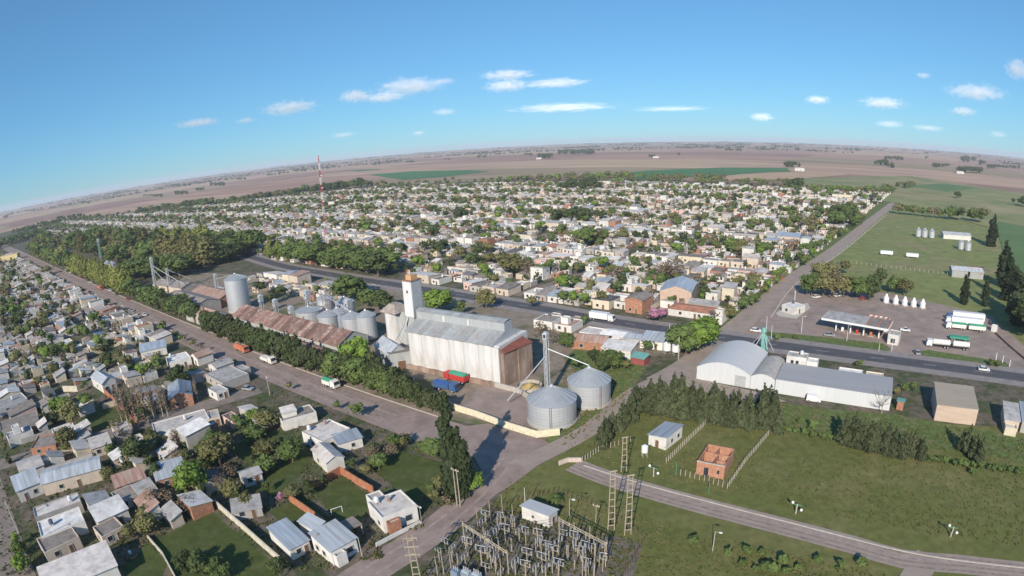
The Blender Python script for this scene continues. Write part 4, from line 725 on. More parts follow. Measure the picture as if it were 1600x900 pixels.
# bare pale tree in front of the long warehouse
q = at(1377, 646); o = thing('bare_tree', 'leafless pale-branched tree in front of the long warehouse wall', 'tree', q); me = trunk('trunk', 6.2, .16, M_PALEBARK, 11, 3.0, 5, 9); link('trunk', me, o)
bld('little_hut', 'small brick hut with green roof at the end of the long warehouse', 'hut', frame((1400, 640), (1410, 642), 3), 2.2, 'brick', M_TEAL, 'sb', .4)
bld('tan_shed', 'big tan block shed with ribbed tan roof below the highway', 'shed', frame((1459, 657), (1523, 665), 13.5), 4.6, M_TANWALL, M_TANROOF, 'sf', 1.0, over=.1)
bld('grey_house', 'grey-roofed block house nearest the tan shed', 'house', frame((1566, 672), (1589, 676), 10), 3.2, 'beige', 'grey', 'sf', .8, [('f', .5, 1, 1.2, 1, 'window')], [(.2, -3, 3.5, 2.8, 2.4, 'cream', 'pale', 'flat', 1)]); bld('grey_house', 'grey-green-roofed house at the frame edge next to the block house', 'house', frame((1593, 676), (1640, 684), 11), 3.4, 'grey', 'bluegrey', 'sf', .8, [('f', .3, 1, 1.2, 1, 'window')])

# ------------------------------------------------------------------ petrol station
cf = frame((1283, 500), (1388, 518), (1295, 488), 4.4); c, rz, w, d = cf; c = c.copy()
st = thing('station_canopy', 'long flat petrol station canopy with white fascia', 'canopy', c, rz); claim(cf)
b = MB(); b.box(0, w, 0, d, 4.5, 5.2, M_CARW, top=None); b.build('fascia', st); b = MB(); b.box(.2, w * .66, .2, d - .2, 5.21, 5.3, ROOFS['grey']); b.build('roof', st); b = MB(); b.box(w * .67, w - .2, .2, d - .2, 5.21, 5.34, ROOFS['dull']); k = b.build('roof', st); [MB().box(w * x - .15, w * x + .15, .2, d - .2, 5.35, 5.6, M_TRUCKO).build('roof_beam', k) for x in (.67, .83, .985)]
cm = MB(); cm.box(-.25, .25, -.25, .25, 0, 4.5, M_CARW); cm = cm.mesh('column')
for t in (.2, .42, .62, .85): link('column', cm, st, (w * t, d * .35, 0))
for i, t in enumerate((.3, .52, .73)): q = local(cf, w * t, d * .35); o = thing('fuel_pump', 'fuel pump under the canopy, ' + ['toward the highway car park end', 'in the middle', 'by the kiosk'][i], 'fuel pump', (q.x, q.y, .1), rz, 'fuel pumps'); b = MB(); b.box(-.5, .5, -.3, .3, .15, 1.7, [M_CARW, M_REDP, M_TRUCKO][i]); b.build('body', o); b = MB(); b.box(-1.2, 1.2, -.6, .6, 0, .15, M_CONC); b.build('island', o)
bld('station_kiosk', 'white flat-roofed kiosk attached to the canopy end', 'kiosk', (local(cf, w + .2, -1), rz, 4.2, 6), 3.9, 'white', 'grey', 'flat', 1, [('f', .5, .8, 1.6, 1.6, 'window'), ('r', .4, 0, 1, 2.1, 'door')])
bx = (local(cf, w * .58, d + 1.2), rz, 8.8, 6.5); bld('station_shop', 'station shop with brown-framed panelled roof behind the canopy', 'shop', bx, 4.0, 'white', 'pale', 'flat', 1, [('f', .5, .9, 2, 1.4, 'window')])
q = local(bx, 0, 0); o = thing('roof_pergola', 'orange-brown roof frame over the station shop', 'pergola', (q.x, q.y, 4.02), rz)
for i in range(5): b = MB(); b.box(i * 2.1, i * 2.1 + .35, -.3, 6.7, 0, .5, M_TRUCKO); b.build('beam', o)
b = MB(); b.box(-.2, 9, -.6, -.32, 0, .6, M_TRUCKO); b.build('edge_beam', o)
bf = frame((1221, 487), (1240, 493), 7.5); bld('white_booth', 'little white flat-roofed booth on its own kerbed island', 'booth', bf, 3.2, 'white', 'white', 'flat', 1, [('f', .4, .9, 1.2, 1.1, 'window'), ('r', .5, 0, .9, 2.1, 'door')], tank=(.3, .7, 1)); q = local(bf, 2, 6); o = thing('radio_pole', 'slim white aerial pole behind the little booth', 'pole', q); b = MB(); b.tube((0, 0, 0), (0, 0, 8.5), .12, M_CARW, 6); b.build('pole', o); b = MB(); b.tube((-.5, 0, 7.8), (.5, 0, 7.8), .05, M_CARW); b.build('crossbar', o)
psheet('booth_island', [(1212, 490), (1226, 480), (1262, 474), (1266, 482), (1244, 499), (1216, 495)], .2, M_KERB)
for i, x in enumerate((1384, 1399, 1413, 1427, 1441)):
    q = at(x, 474 + i * 2.1); o = thing('storage_tank', f'white hopper tank, {AVW[i]} of five from the station shop', 'tank', (q.x, q.y, .1), 0, 'white tanks in a row'); b = MB(); b.cyl(0, 0, .5, 2.6, 1.35, 14, M_CARW, r2=1.35, cap0=True); b.cyl(0, 0, 2.6, 3.3, 1.35, 14, M_CARW, r2=.7); b.build('tank', o); b = MB(); b.cyl(0, 0, 3.3, 4.3, .72, 10, M_CARW, r2=.5); b.build('hopper', o); b = MB(); b.box(-1.3, 1.3, -1.1, 1.1, 0, .5, M_CONC); b.build('plinth', o)
q = at(1553, 518); bld('white_hut', 'small white hut at the corner of the lorry park', 'hut', frame((1548, 518), (1556, 520), 2.5), 2.6, 'white', 'white', 'flat'); wall_run('low_wall', 'low brown wall along the edge of the lorry park', [(1555, 522), (1580, 545), (1605, 566)], .8, .25, M_BROWNW, panel=4)
def pole(px, py, h, label, r=.13, m=None, arm=0.0, lamp=False, name='utility_pole', cat='pole', arms=1, group=None, twin=0.0):
    q = at(px, py); o = thing(name, label, cat, q, RZU, group); m = m or M_CONC
    for s in ((-twin / 2, twin / 2) if twin else (0,)): b = MB(); b.tube((s, 0, -.1), (s, 0, h), r, m, 6, r * .6); b.build('post', o)
    for k in range(arms if arm else 0): b = MB(); b.box(-arm, arm, -.06, .06, h - .5 - k * .9, h - .36 - k * .9, m); a = b.build('crossarm', o); [MB().cyl(x, 0, h - .36 - k * .9, h - .1 - k * .9, .07, 5, M_LAMP).build('insulator', a) for x in (-arm * .9, 0.25, arm * .9)]
    if twin and not arm:
        b = MB(); b.box(-twin / 2, twin / 2, -.05, .05, h * .6, h * .6 + .15, m); b.build('brace', o)
    if lamp: b = MB(); b.tube((0, 0, h), (.9, -.3, h + .35), .05, m, 4); b.build('bracket', o); b = MB(); b.box(.8, 1.4, -.45, -.15, h + .28, h + .42, M_LAMP); b.build('lamp_head', o)
    return o
for i, (x, y, h) in enumerate([(1197, 519, 6), (1205, 529, 5), (1252, 521, 6.5), (1323, 533, 6), (1373, 549, 3), (1393, 549, 7)]): pole(x, y, h, f'white pole along the station verge, {AVW[i]} from the side road', .1, M_CARW, group='poles along the station verge', lamp=i in (2, 3))
for i, (x, y) in enumerate([(1556, 562), (1566, 567), (1577, 573)]): pole(x, y, 2.6, f'short white post at the lorry park exit, {AVW[i]} along the kerb', .18, M_CARW, name='gate_post', group='white posts at the exit')

# ------------------------------------------------------------------ farm side
bld('farm_shed', 'long white farm shed with grey roof on the pasture', 'shed', frame((1474, 373), (1517, 376), 9), 3.6, 'white', 'zinc', 'gx', 1.6); bld('farm_barn', 'grey sheet barn with a red end roof by the cypresses', 'barn', frame((1487, 433), (1536, 437), 8), 4, M_SHEETG, 'zinc', 'gx', 1.6, wings=[(15, 8.2, 7, 4, 4, 'brick', M_REDROOF, 'gx', 1)])
for i, (x, y, l) in enumerate([(1437, 371, 'small farm silo farthest out from the white shed'), (1447, 372, 'small farm silo in the middle of three'), (1458, 373, 'small farm silo next to the white shed'), (1504, 391, 'small farm silo standing alone with its twin, the outer one'), (1515, 393, 'small farm silo of the pair, the one by the drive')]): q = at(x, y); silo(q.x, q.y + 2, 2.4, 5.5, 1.5, l, 'small silos on the pasture', n=16, base=False)
for i, (x, y) in enumerate([(1385, 399), (1425, 403)]): q = at(x, y); o = thing('grain_wagon', ['white grain wagon standing near the track', 'white grain wagon standing farther into the pasture'][i], 'wagon', (q.x, q.y, .06), RZU + .1, 'grain wagons'); b = MB(); b.box(-4.2, 4.2, -1.2, 1.2, .9, 2.9, M_CARW); b.build('body', o); [wheel(o, sx_, sy_, .5, .3) for sx_ in (-3, 3) for sy_ in (-1, 1)]
def fence(name, label, pts, n, h, m, w=.11, rails=1, group=None):
    P = [at(*p) for p in pts]; o = thing(name, label, 'fence', P[0], 0, group); pm = MB(); pm.box(-w / 2, w / 2, -w / 2, w / 2, -.1, h, m); pm.box(-w / 3, w / 3, -w / 2 - .12, w / 3, h, h + .22, m); pm = pm.mesh('post'); tot = sum((P[i + 1] - P[i]).length for i in range(len(P) - 1))
    for i in range(len(P) - 1):
        k = max(1, round(n * (P[i + 1] - P[i]).length / tot))
        for j in range(k + (i == len(P) - 2)): link('post', pm, o, P[i].lerp(P[i + 1], j / k) - P[0])
        for r in range(rails): b = MB(); z = h * (.45 + .45 * r); b.tube(P[i] - P[0] + Vector((0, 0, z)), P[i + 1] - P[0] + Vector((0, 0, z)), .012, M_RUSTY, 3); b.build('wire', o)
    return o
M_PALEPOST = mat('pale_concrete_post', (.44, .41, .36), .9, .15, 2)
fence('post_fence', 'pale concrete post fence round the unfinished brick house, casuarina side', [(1041, 724), (1072, 693), (1104, 662)], 22, 1.5, M_PALEPOST, rails=2); fence('post_fence', 'pale concrete post fence between the brick house and the open meadow', [(1063, 743), (1100, 752), (1136, 764), (1165, 722), (1200, 681)], 34, 1.5, M_PALEPOST, rails=2)
fence('post_fence', 'wire fence along the casuarinas by the gravel lane', [(910, 722), (935, 706), (985, 690)], 14, 1.3, M_PALEPOST, rails=2); fence('field_fence', 'pasture fence along the side road', [(1262, 436), (1330, 382), (1420, 306)], 40, 1.4, M_PALEPOST, .2); fence('field_fence', 'paddock fence crossing the pasture', [(1330, 412), (1400, 420), (1480, 430)], 20, 1.4, M_PALEPOST, .2)
# unfinished brick house: open to the sky
fr = frame((1087, 741), (1130, 750), 8.4); claim(fr); w, d = fr[2], fr[3]; o = thing('unfinished_house', 'roofless unfinished orange brick house with open rooms', 'house', fr[0], fr[1]); M_HOLLOW = mat('hollow_clay_brick', (.40, .20, .13), .92, .18, 1.5, col2=(.48, .31, .23), c2_scale=.7)
for a in [(0, w, 0, .22), (0, w, d - .22, d), (0, .22, .23, d - .23), (w - .22, w, .23, d - .23)]: b = MB(); b.box(a[0], a[1], a[2], a[3], 0, 3.3, M_HOLLOW); b.build('brick_wall', o)
for a in [(.24, w - .24, d * .62, d * .62 + .18), (w * .55, w * .55 + .18, .24, d * .61), (w * .45, w * .45 + .18, d * .62 + .2, d - .24), (w * .57 + .2, w - .24, d * .3, d * .3 + .18)]: b = MB(); b.box(*a, 0, 3.0, M_HOLLOW); b.build('partition', o)
b = MB(); b.box(.24, w - .24, .24, d - .24, 0, .5, mat('brick_rubble', (.48, .25, .16), .95, .3, 2.0)); b.build('floor_slab', o); b = MB(); b.box(w * .28, w * .44, -.03, .24, 0, 2.2, M_GLASS); b.build('doorway', o); b = MB(); b.box(w * .75, w * .83, -.03, .24, 1.2, 2.1, M_GLASS); b.build('window_opening', o)
b = MB(); b.box(-.05, w + .05, -.05, .27, 3.31, 3.5, M_CONC); b.build('ring_beam', o)
bld('tin_roof_house', 'small white house with blue-grey tin roof behind the post fence', 'house', frame((1013, 695), (1040, 704), 7.6), 2.8, 'white', 'bluegrey', 'sl', .6, [('r', .35, 1, .9, 1, 'window'), ('r', .75, 1, 1.1, 1, 'window'), ('f', .5, 0, .9, 2, 'door')])
q = at(1007, 714); o = thing('water_cistern', 'round white water cistern on a stand in front of the tin-roofed house', 'tank', q); b = MB(); b.cyl(0, 0, 1.4, 2.9, .8, 12, M_CARW, cap0=True); b.cyl(0, 0, 2.9, 3.2, .8, 12, M_CARW, r2=.3); b.build('tank', o); b = MB(); [MB().tube((x, y, 0), (x, y, 1.4), .08, M_CONC, 4).build('leg', o) for x in (-.5, .5) for y in (-.5, .5)]
for i, (x, y, l) in enumerate([(1243, 803, 'double globe lamp on the meadow nearer the brick house'), (1485, 839, 'double globe lamp on the meadow near the lane fork'), (1021, 745, 'double globe lamp by the post fence corner')]):
    q = at(x, y); o = thing('globe_lamp', l, 'lamp', q, RZU, 'globe lamps on the grass'); b = MB(); b.tube((0, 0, 0), (0, 0, 2.4), .14, M_PALEPOST, 6); b.build('post', o); b = MB(); b.box(-1.0, 1.0, -.06, .06, 2.2, 2.32, M_GREENP); b.build('crossarm', o)
    for s in (-1.0, 1.0): b = MB(); b.ball((s, 0, 2.6 if s < 0 else 1.2), .32, M_LAMP); b.build('globe', o)
pole(1113, 862, 4.6, 'slim pale lamp post on the mown grass below the lane', .1, M_PALEPOST, name='lamp_post', lamp=True, cat='lamp'); pole(1056, 742, 3.4, 'dark green goal-like post in front of the brick house', .1, M_GREENP, name='lamp_post', cat='lamp'); pole(1107, 770, 2.6, 'short dark post on the lane edge', .1, M_GREENP, name='lamp_post', cat='lamp')
wall_run('sign_wall', 'low pinkish entrance wall at the start of the gravel lane', [(874, 727), (888, 722), (908, 722)], 1.1, .3, mat('sign_render', (.52, .42, .37), .9, .15, 1), panel=5)

# ------------------------------------------------------------------ substation
M_POST = mat('concrete_post', (.36, .31, .235), .9, .15, 1.5); M_PORC = mat('porcelain', (.27, .27, .29), .4, .15, 2); M_TRAFO = mat('transformer_grey', (.40, .47, .53), .5, .08, 1)
bld('control_hut', 'white control hut with grey roof beside the switchyard', 'hut', frame((816, 810), (858, 826), 2.9), 2.7, 'white', M_SHEDROOF, 'sb', .35, [('f', .42, 1.2, .5, .6, 'window'), ('f', .52, 0, .6, .8, 'door'), ('r', .5, 0, .8, 2, 'door')])
def ladder_mast(px, py, h, label, gap=1.0, arms=False, group='ladder-type concrete masts'):
    q = at(px, py); o = thing('ladder_mast', label, 'mast', q, .1, group)
    for s in (-1, 1): b = MB(); b.tube((s * gap / 2 * 1.25, 0, -.1), (s * gap / 2 * .85, 0, h), .12, M_POST, 4, .09); b.build('leg', o)
    z = 1.2
    while z < h - .5: b = MB(); b.box(-gap / 2 * 1.15, gap / 2 * 1.15, -.06, .06, z, z + .15, M_POST); b.build('rung', o); z += 1.5
    if arms:
        for zz in (h - .8, h - 2.6, h - 4.4): b = MB(); b.box(-1.2, 1.2, -.08, .08, zz, zz + .16, M_POST); a = b.build('crossarm', o); [MB().cyl(x, 0, zz - .6, zz, .1, 6, M_PORC).build('insulator', a) for x in (-1.1, 1.1)]
    else: b = MB(); b.box(-.75, .75, -.1, .1, h, h + .2, M_POST); b.build('crossarm', o)
    return o
ladder_mast(955, 829, 13.4, 'tall ladder-like concrete mast at the switchyard corner, nearer the hut'); ladder_mast(981, 836, 13.4, 'tall ladder-like concrete mast at the switchyard corner, nearer the meadow'); ladder_mast(975, 737, 8.6, 'ladder-like concrete mast beyond the gravel lane by the casuarinas', 1.0); ladder_mast(654, 915, 11.4, 'concrete mast with rows of insulator arms beside the road', 1.0, True); pole(717, 791, 9.2, 'double concrete pole in front of the cypresses', .15, M_POST, 1.0, twin=.9)
def portal(pts, h, label):
    P = [at(*p) for p in pts]; o = thing('switchyard_portal', label, 'portal frame', P[0], 0)
    for p in P: b = MB(); b.tube(p - P[0], p - P[0] + Vector((0, 0, h + .9)), .13, M_POST, 5, .10); b.build('post', o)
    a, c = P[0] - P[0], P[-1] - P[0]
    b = MB(); [b.tube(a + Vector((0, 0, z)), c + Vector((0, 0, z)), .09, M_POST, 4) for z in (h, h + .5)]; n = 16
    for i in range(n): b.tube(a.lerp(c, i / n) + Vector((0, 0, h + (i % 2) * .5)), a.lerp(c, (i + 1) / n) + Vector((0, 0, h + ((i + 1) % 2) * .5)), .05, M_POST, 3)
    b.build('beam', o)
    for i in range(6):
        p = a.lerp(c, (i + .5) / 6); b = MB(); [b.cyl(p.x, p.y, h - .25 * (k + 1), h - .25 * k - .1, .13, 6, M_PORC, cap0=True) for k in range(4)]; b.build('insulator', o)
portal([(727, 853), (762, 869), (795, 899)], 5.0, 'portal frame with a tan lattice beam on the road side of the switchyard'); portal([(874, 846), (897, 856), (921, 862), (946, 886)], 5.0, 'portal frame with a tan lattice beam on the meadow side of the switchyard')
YP = [(747, 824, 4.6), (767, 818, 5.6), (786, 811, 6), (801, 806, 3), (910, 902, 7), (928, 898, 7.2), (919, 899, 4), (694, 898, 6), (684, 899, 4.5), (705, 888, 4.2), (773, 884, 4.4), (806, 876, 3.6), (846, 868, 3), (775, 897, 3.2), (783, 895, 3.4), (888, 878, 4)]
for i, (x, y, h) in enumerate(YP): pole(x, y, h, f'bare concrete post in the switchyard, {("sixteenth fifteenth " + " ".join(reversed(AVW))).split()[i]} from the near corner', .10, M_POST, name='switchyard_post', group='posts in the switchyard')
dproto = None; SW = [(687, 876), (697, 862), (708, 868), (732, 866), (744, 860), (753, 880), (762, 874), (776, 890), (824, 882), (832, 866), (844, 858), (847, 892), (866, 862), (873, 900), (886, 872), (778, 826), (790, 820), (802, 830), (812, 846), (822, 852), (756, 836), (768, 842), (790, 846), (740, 846), (905, 868), (915, 876), (858, 878), (838, 906), (806, 900), (898, 890), (930, 872), (780, 862), (880, 850), (764, 854), (800, 862), (900, 862)]
WN = 'first second third fourth fifth sixth seventh eighth ninth tenth eleventh twelfth thirteenth fourteenth fifteenth sixteenth seventeenth eighteenth nineteenth twentieth'.split(); ORD = WN + ['twenty-' + w_ for w_ in WN[:9]] + ['thirtieth'] + ['thirty-' + w_ for w_ in WN[:9]] + ['fortieth'] + ['forty-' + w_ for w_ in WN[:9]] + ['fiftieth'] + ['fifty-' + w_ for w_ in WN[:9]] + ['sixtieth'] + ['sixty-' + w_ for w_ in WN[:9]] + ['seventieth'] + ['seventy-' + w_ for w_ in WN[:9]] + ['eightieth'] + ['eighty-' + w_ for w_ in WN[:9]]
pm = MB(); pm.box(-.1, .1, -.1, .1, 0, 2.2, M_POST); pm = pm.mesh('post'); bm_ = MB(); bm_.box(-1.1, 1.1, -.06, .06, 2.2, 2.3, M_POST); bm_ = bm_.mesh('crossbar'); im = MB(); [im.cyl(0, 0, z, z + .17, .17, 7, M_PORC, r2=.09, cap0=True) for z in (0, .2, .4, .6)]; im = im.mesh('insulator'); cm2 = MB(); cm2.tube((-1.1, 0, 3.25), (1.1, .25, 3.35), .05, M_STEEL, 4); cm2 = cm2.mesh('switch_blade')
hutp = at(857, 824)
for k_ in range(44):
    while True:
        t_ = (rnd.uniform(690, 960), rnd.uniform(815, 910))
        if inpoly(*t_, [(700, 880), (760, 815), (800, 822), (860, 845), (955, 868), (940, 912), (700, 912)]): break
    SW.append(t_)
BB = [((727, 853), (874, 846)), ((762, 869), (897, 856)), ((795, 899), (921, 862)), ((747, 824), (801, 806)), ((694, 898), (773, 884)), ((846, 868), (910, 902))]
for i, (a_, c_) in enumerate(BB): q = at(*a_); e_ = at(*c_) - q; o = thing('busbar', f'thin sagging conductor over the switchyard, {AVW[i]} counted from the road side', 'cable', q, 0, 'conductors over the switchyard'); n_ = 8; P_ = [e_ * (k / n_) + Vector((0, 0, 5.2 - 1.2 * math.sin(math.pi * k / n_))) for k in range(n_ + 1)]; b = MB(); [b.tube(P_[k], P_[k + 1], .035, M_BLACK, 3) for k in range(n_)]; b.build('conductor', o)
for i, (x, y) in enumerate(sorted(SW, key=lambda s: (at(*s) - hutp).length)):
    q = at(x, y); o = thing('disconnector_switch', f'grey insulator switch on a concrete post, {ORD[i]} out from the control hut', 'switchgear', q, RZU + rnd.choice((0, 1.57)) + rnd.uniform(-.1, .1), 'insulator switches in the switchyard'); o.scale = (rnd.uniform(.6, 1),) * 2 + (rnd.uniform(.7, 1.35),); link('post', pm, o); tri = rnd.random() < .6
    if tri: link('crossbar', bm_, o); link('switch_blade', cm2, o)
    for s in (-1.0, 0, 1.0) if tri else (0,): link('insulator', im, o, (s, 0, 2.31 if tri else 2.2))
for i, (x, y, l) in enumerate([(714, 903, 'blue-grey transformer tank in the switchyard, roadside one'), (730, 904, 'pale grey transformer tank in the middle of three'), (746, 908, 'pale grey transformer tank, inner one of three')]):
    q = at(x, y); o = thing('transformer', l, 'transformer', q, RZU, 'transformers'); b = MB(); b.box(-.7, .7, -.5, .5, .2, 2.0, [mat('transformer_blue', (.13, .20, .31), .5, .08, 1), M_TRAFO, M_TRAFO][i]); b.build('tank', o); [MB().box(-.65 + k * .2, -.6 + k * .2, -.8, -.5, .4, 1.8, M_TRAFO).build('cooling_fin', o) for k in range(7)]; [link('insulator', im, o, (s, 0, 2.0)) for s in (-.45, 0, .45)]
fence('yard_fence', 'post and wire fence round the switchyard toward the lane', [(757, 806), (806, 786), (870, 770), (945, 800), (1008, 846), (975, 900)], 44, 1.3, M_BARK, .09, 2); pole(890, 822, 6.5, 'curved lamp post behind the control hut', .08, M_CONC, lamp=True, name='lamp_post', cat='lamp'); pole(931, 818, 4.6, 'small pole with a short crossarm on the switchyard lawn', .09, M_POST, .7, name='utility_pole'); pole(821, 797, 5.5, 'thin white pole standing behind the control hut', .07, M_CARW, name='utility_pole')
q = at(868, 790); o = thing('palm_tree', 'short bushy palm behind the control hut', 'palm', q); b = MB(); b.tube((0, 0, 0), (0, 0, 2.0), .22, M_BARK, 6); b.build('trunk', o); b = MB()
for i in range(26):
    a = i * 2.4; pr = Vector((0, 0, 2)); e = rnd.uniform(.2, 1.1)
    for k in range(5): t = (k + 1) / 5; nx = Vector((math.cos(a) * 1.9 * t, math.sin(a) * 1.9 * t, 2 + e * 1.6 * t - 1.8 * t * t)); sd_ = Vector((-math.sin(a), math.cos(a), 0)) * .22 * (1.2 - t); b.poly([pr - sd_, pr + sd_, nx + sd_ * .9, nx - sd_ * .9], L_MID); pr = nx
b.build('fronds', o)

# ------------------------------------------------------------------ radio mast over the town
q = at(513, 402); hh = 60.0
while pix(q.x, q.y, hh)[1] > 243 and hh < 92: hh += .5
o = thing('radio_mast', 'tall red and white lattice radio mast over the town centre', 'mast', q); ns = 14
for i in range(ns):
    b = MB(); m_ = M_REDP if i % 2 else M_CARW; z0, z1 = hh * i / ns, hh * (i + 1) / ns; r0 = 1.3 - .9 * i / ns; r1 = 1.3 - .9 * (i + 1) / ns; P = lambda k, r, z: (r * math.cos(k * 2.0944), r * math.sin(k * 2.0944), z)
    for k in range(3):
        b.tube(P(k, r0, z0), P(k, r1, z1), .085, m_, 4)
        for j in range(3): za, zb = z0 + (z1 - z0) * j / 3, z0 + (z1 - z0) * (j + 1) / 3; b.tube(P(k, r0, za), P(k + 1, r1, zb), .05, m_, 3); b.tube(P(k + 1, r0, za), P(k, r1, zb), .05, m_, 3)
    b.build('lattice_section', o)
for z, r in ((hh * .55, 1.0), (hh * .68, .8), (hh * .8, .7), (hh * .97, .6)): b = MB(); b.cyl(1.2, -.6, z, z + .5, r, 10, M_CARW); b.build('antenna', o)

# ------------------------------------------------------------------ hand-placed houses near the camera
FW = [('f', .3, 1, 1.2, 1.1, 'window'), ('f', .7, 0, .9, 2.1, 'door'), ('r', .4, 1, 1.2, 1.1, 'window'), ('l', .5, 1, 1, 1, 'window')]
h1 = frame((602, 834), (655, 813), (562, 814)); bld('white_house', 'white flat-roofed house with a brick porch facing the road', 'house', h1, 3.9, 'white', 'pale', 'flat', 1, [('f', .72, 1, 1.4, 1.3, 'window'), ('f', .22, 0, 1, 2.1, 'door'), ('l', .3, 1, 1, 1, 'window')], [(.6, -1.2, 2.6, 1.15, 2.9, 'brick', 'pale', 'flat', 1), (1.0, h1[3] + .05, 3.2, 3.2, 3.4, 'white', 'pale', 'flat', 1)], tank=(.2, .8), chimney=(.5, .7))
bld('white_house', 'white house with striped grey tin roof next to the lean-to post', 'house', frame((522, 884), (561, 862), (491, 860)), 3.4, 'white', 'zinc', 'sf', .7, [('f', .7, 1, 1.3, 1.2, 'window'), ('f', .25, 0, .9, 2.1, 'door'), ('l', .4, 1, 1, 1.1, 'window'), ('l', .75, 1, 1, 1.1, 'window')], [(.3, -1.3, 2.2, 1.25, 2.7, 'white', 'grey', 'flat', 1)], chimney=(.1, .8))
bld('side_house', 'low white house with blue-grey tin roof against the garden wall', 'house', frame((458, 876), (487, 861), 8.5), 2.7, 'white', 'bluegrey', 'sf', .6, [('f', .4, 1, 1, 1, 'window'), ('f', .8, 0, .9, 2, 'door')]); bld('rear_wing', 'white-walled rear wing with pale roof behind the striped-roof house', 'house', frame((497, 848), (512, 838), 5), 3.1, 'white', 'zinc', 'sl', .4)
cq = frame((541, 850), (570, 836), 3.6); o = thing('lean_to', 'brown flat lean-to roof on posts between the two roadside houses', 'canopy', cq[0], cq[1]); b = MB(); b.box(0, cq[2], 0, cq[3], 2.6, 2.8, ROOFS['dull']); b.build('roof', o); pmx = MB(); pmx.box(-.1, .1, -.1, .1, 0, 2.6, M_CONC); pmx = pmx.mesh('post'); [link('post', pmx, o, (x, y, 0)) for x in (.2, cq[2] - .2) for y in (.2, cq[3] - .2)]
bld('white_house', 'white house with blank white gable behind the brick garden wall', 'house', frame((513, 741), (540, 731), (470, 726)), 3.0, 'white', 'pale', 'gy', 1.0, [('r', .3, 1, 1, 1, 'window'), ('l', .6, 1, 1, 1, 'window')], chimney=(.2, .9))
bld('white_house', 'rambling white flat-roofed house near the avenue with a blue tin annex', 'house', frame((507, 709), (550, 687), (490, 686)), 3.5, 'white', 'pale', 'flat', 1, FW, tank=(.2, .9), chimney=(.75, .85)); bld('tin_annex', 'blue-grey tin-roofed annex at the rambling white house', 'house', frame((531, 709), (568, 698), 4.2), 2.7, 'white', 'bluegrey', 'sf', .6, [('f', .6, .9, .9, 1, 'window')])
bld('corner_house', 'white-walled house with dull flat roof on the avenue corner', 'house', frame((444, 674), (497, 659), (424, 664)), 3.1, 'white', 'dull', 'flat', 1, [('l', .5, 1, 1, 1, 'window')], [(1, 2, 4, 3, 4.2, 'white', 'pale', 'sf', .6)])
bld('long_shed_house', 'long grey tin-roofed building with brown wall', 'house', frame((72, 775), (163, 750), 8), 3.4, 'beige', 'zinc', 'gx', .9, [('f', .3, 1, 1.2, 1, 'window'), ('f', .6, 0, 1, 2.1, 'door')]); bld('white_front_house', 'white house with porch at the street end of the long grey building', 'house', frame((33, 786), (70, 771), 8), 3.3, 'white', 'zinc', 'sf', .8, [('f', .3, 0, .9, 2.1, 'door'), ('f', .7, 1, 1.1, 1.1, 'window'), ('l', .5, 1, 1.2, 1.1, 'window')])
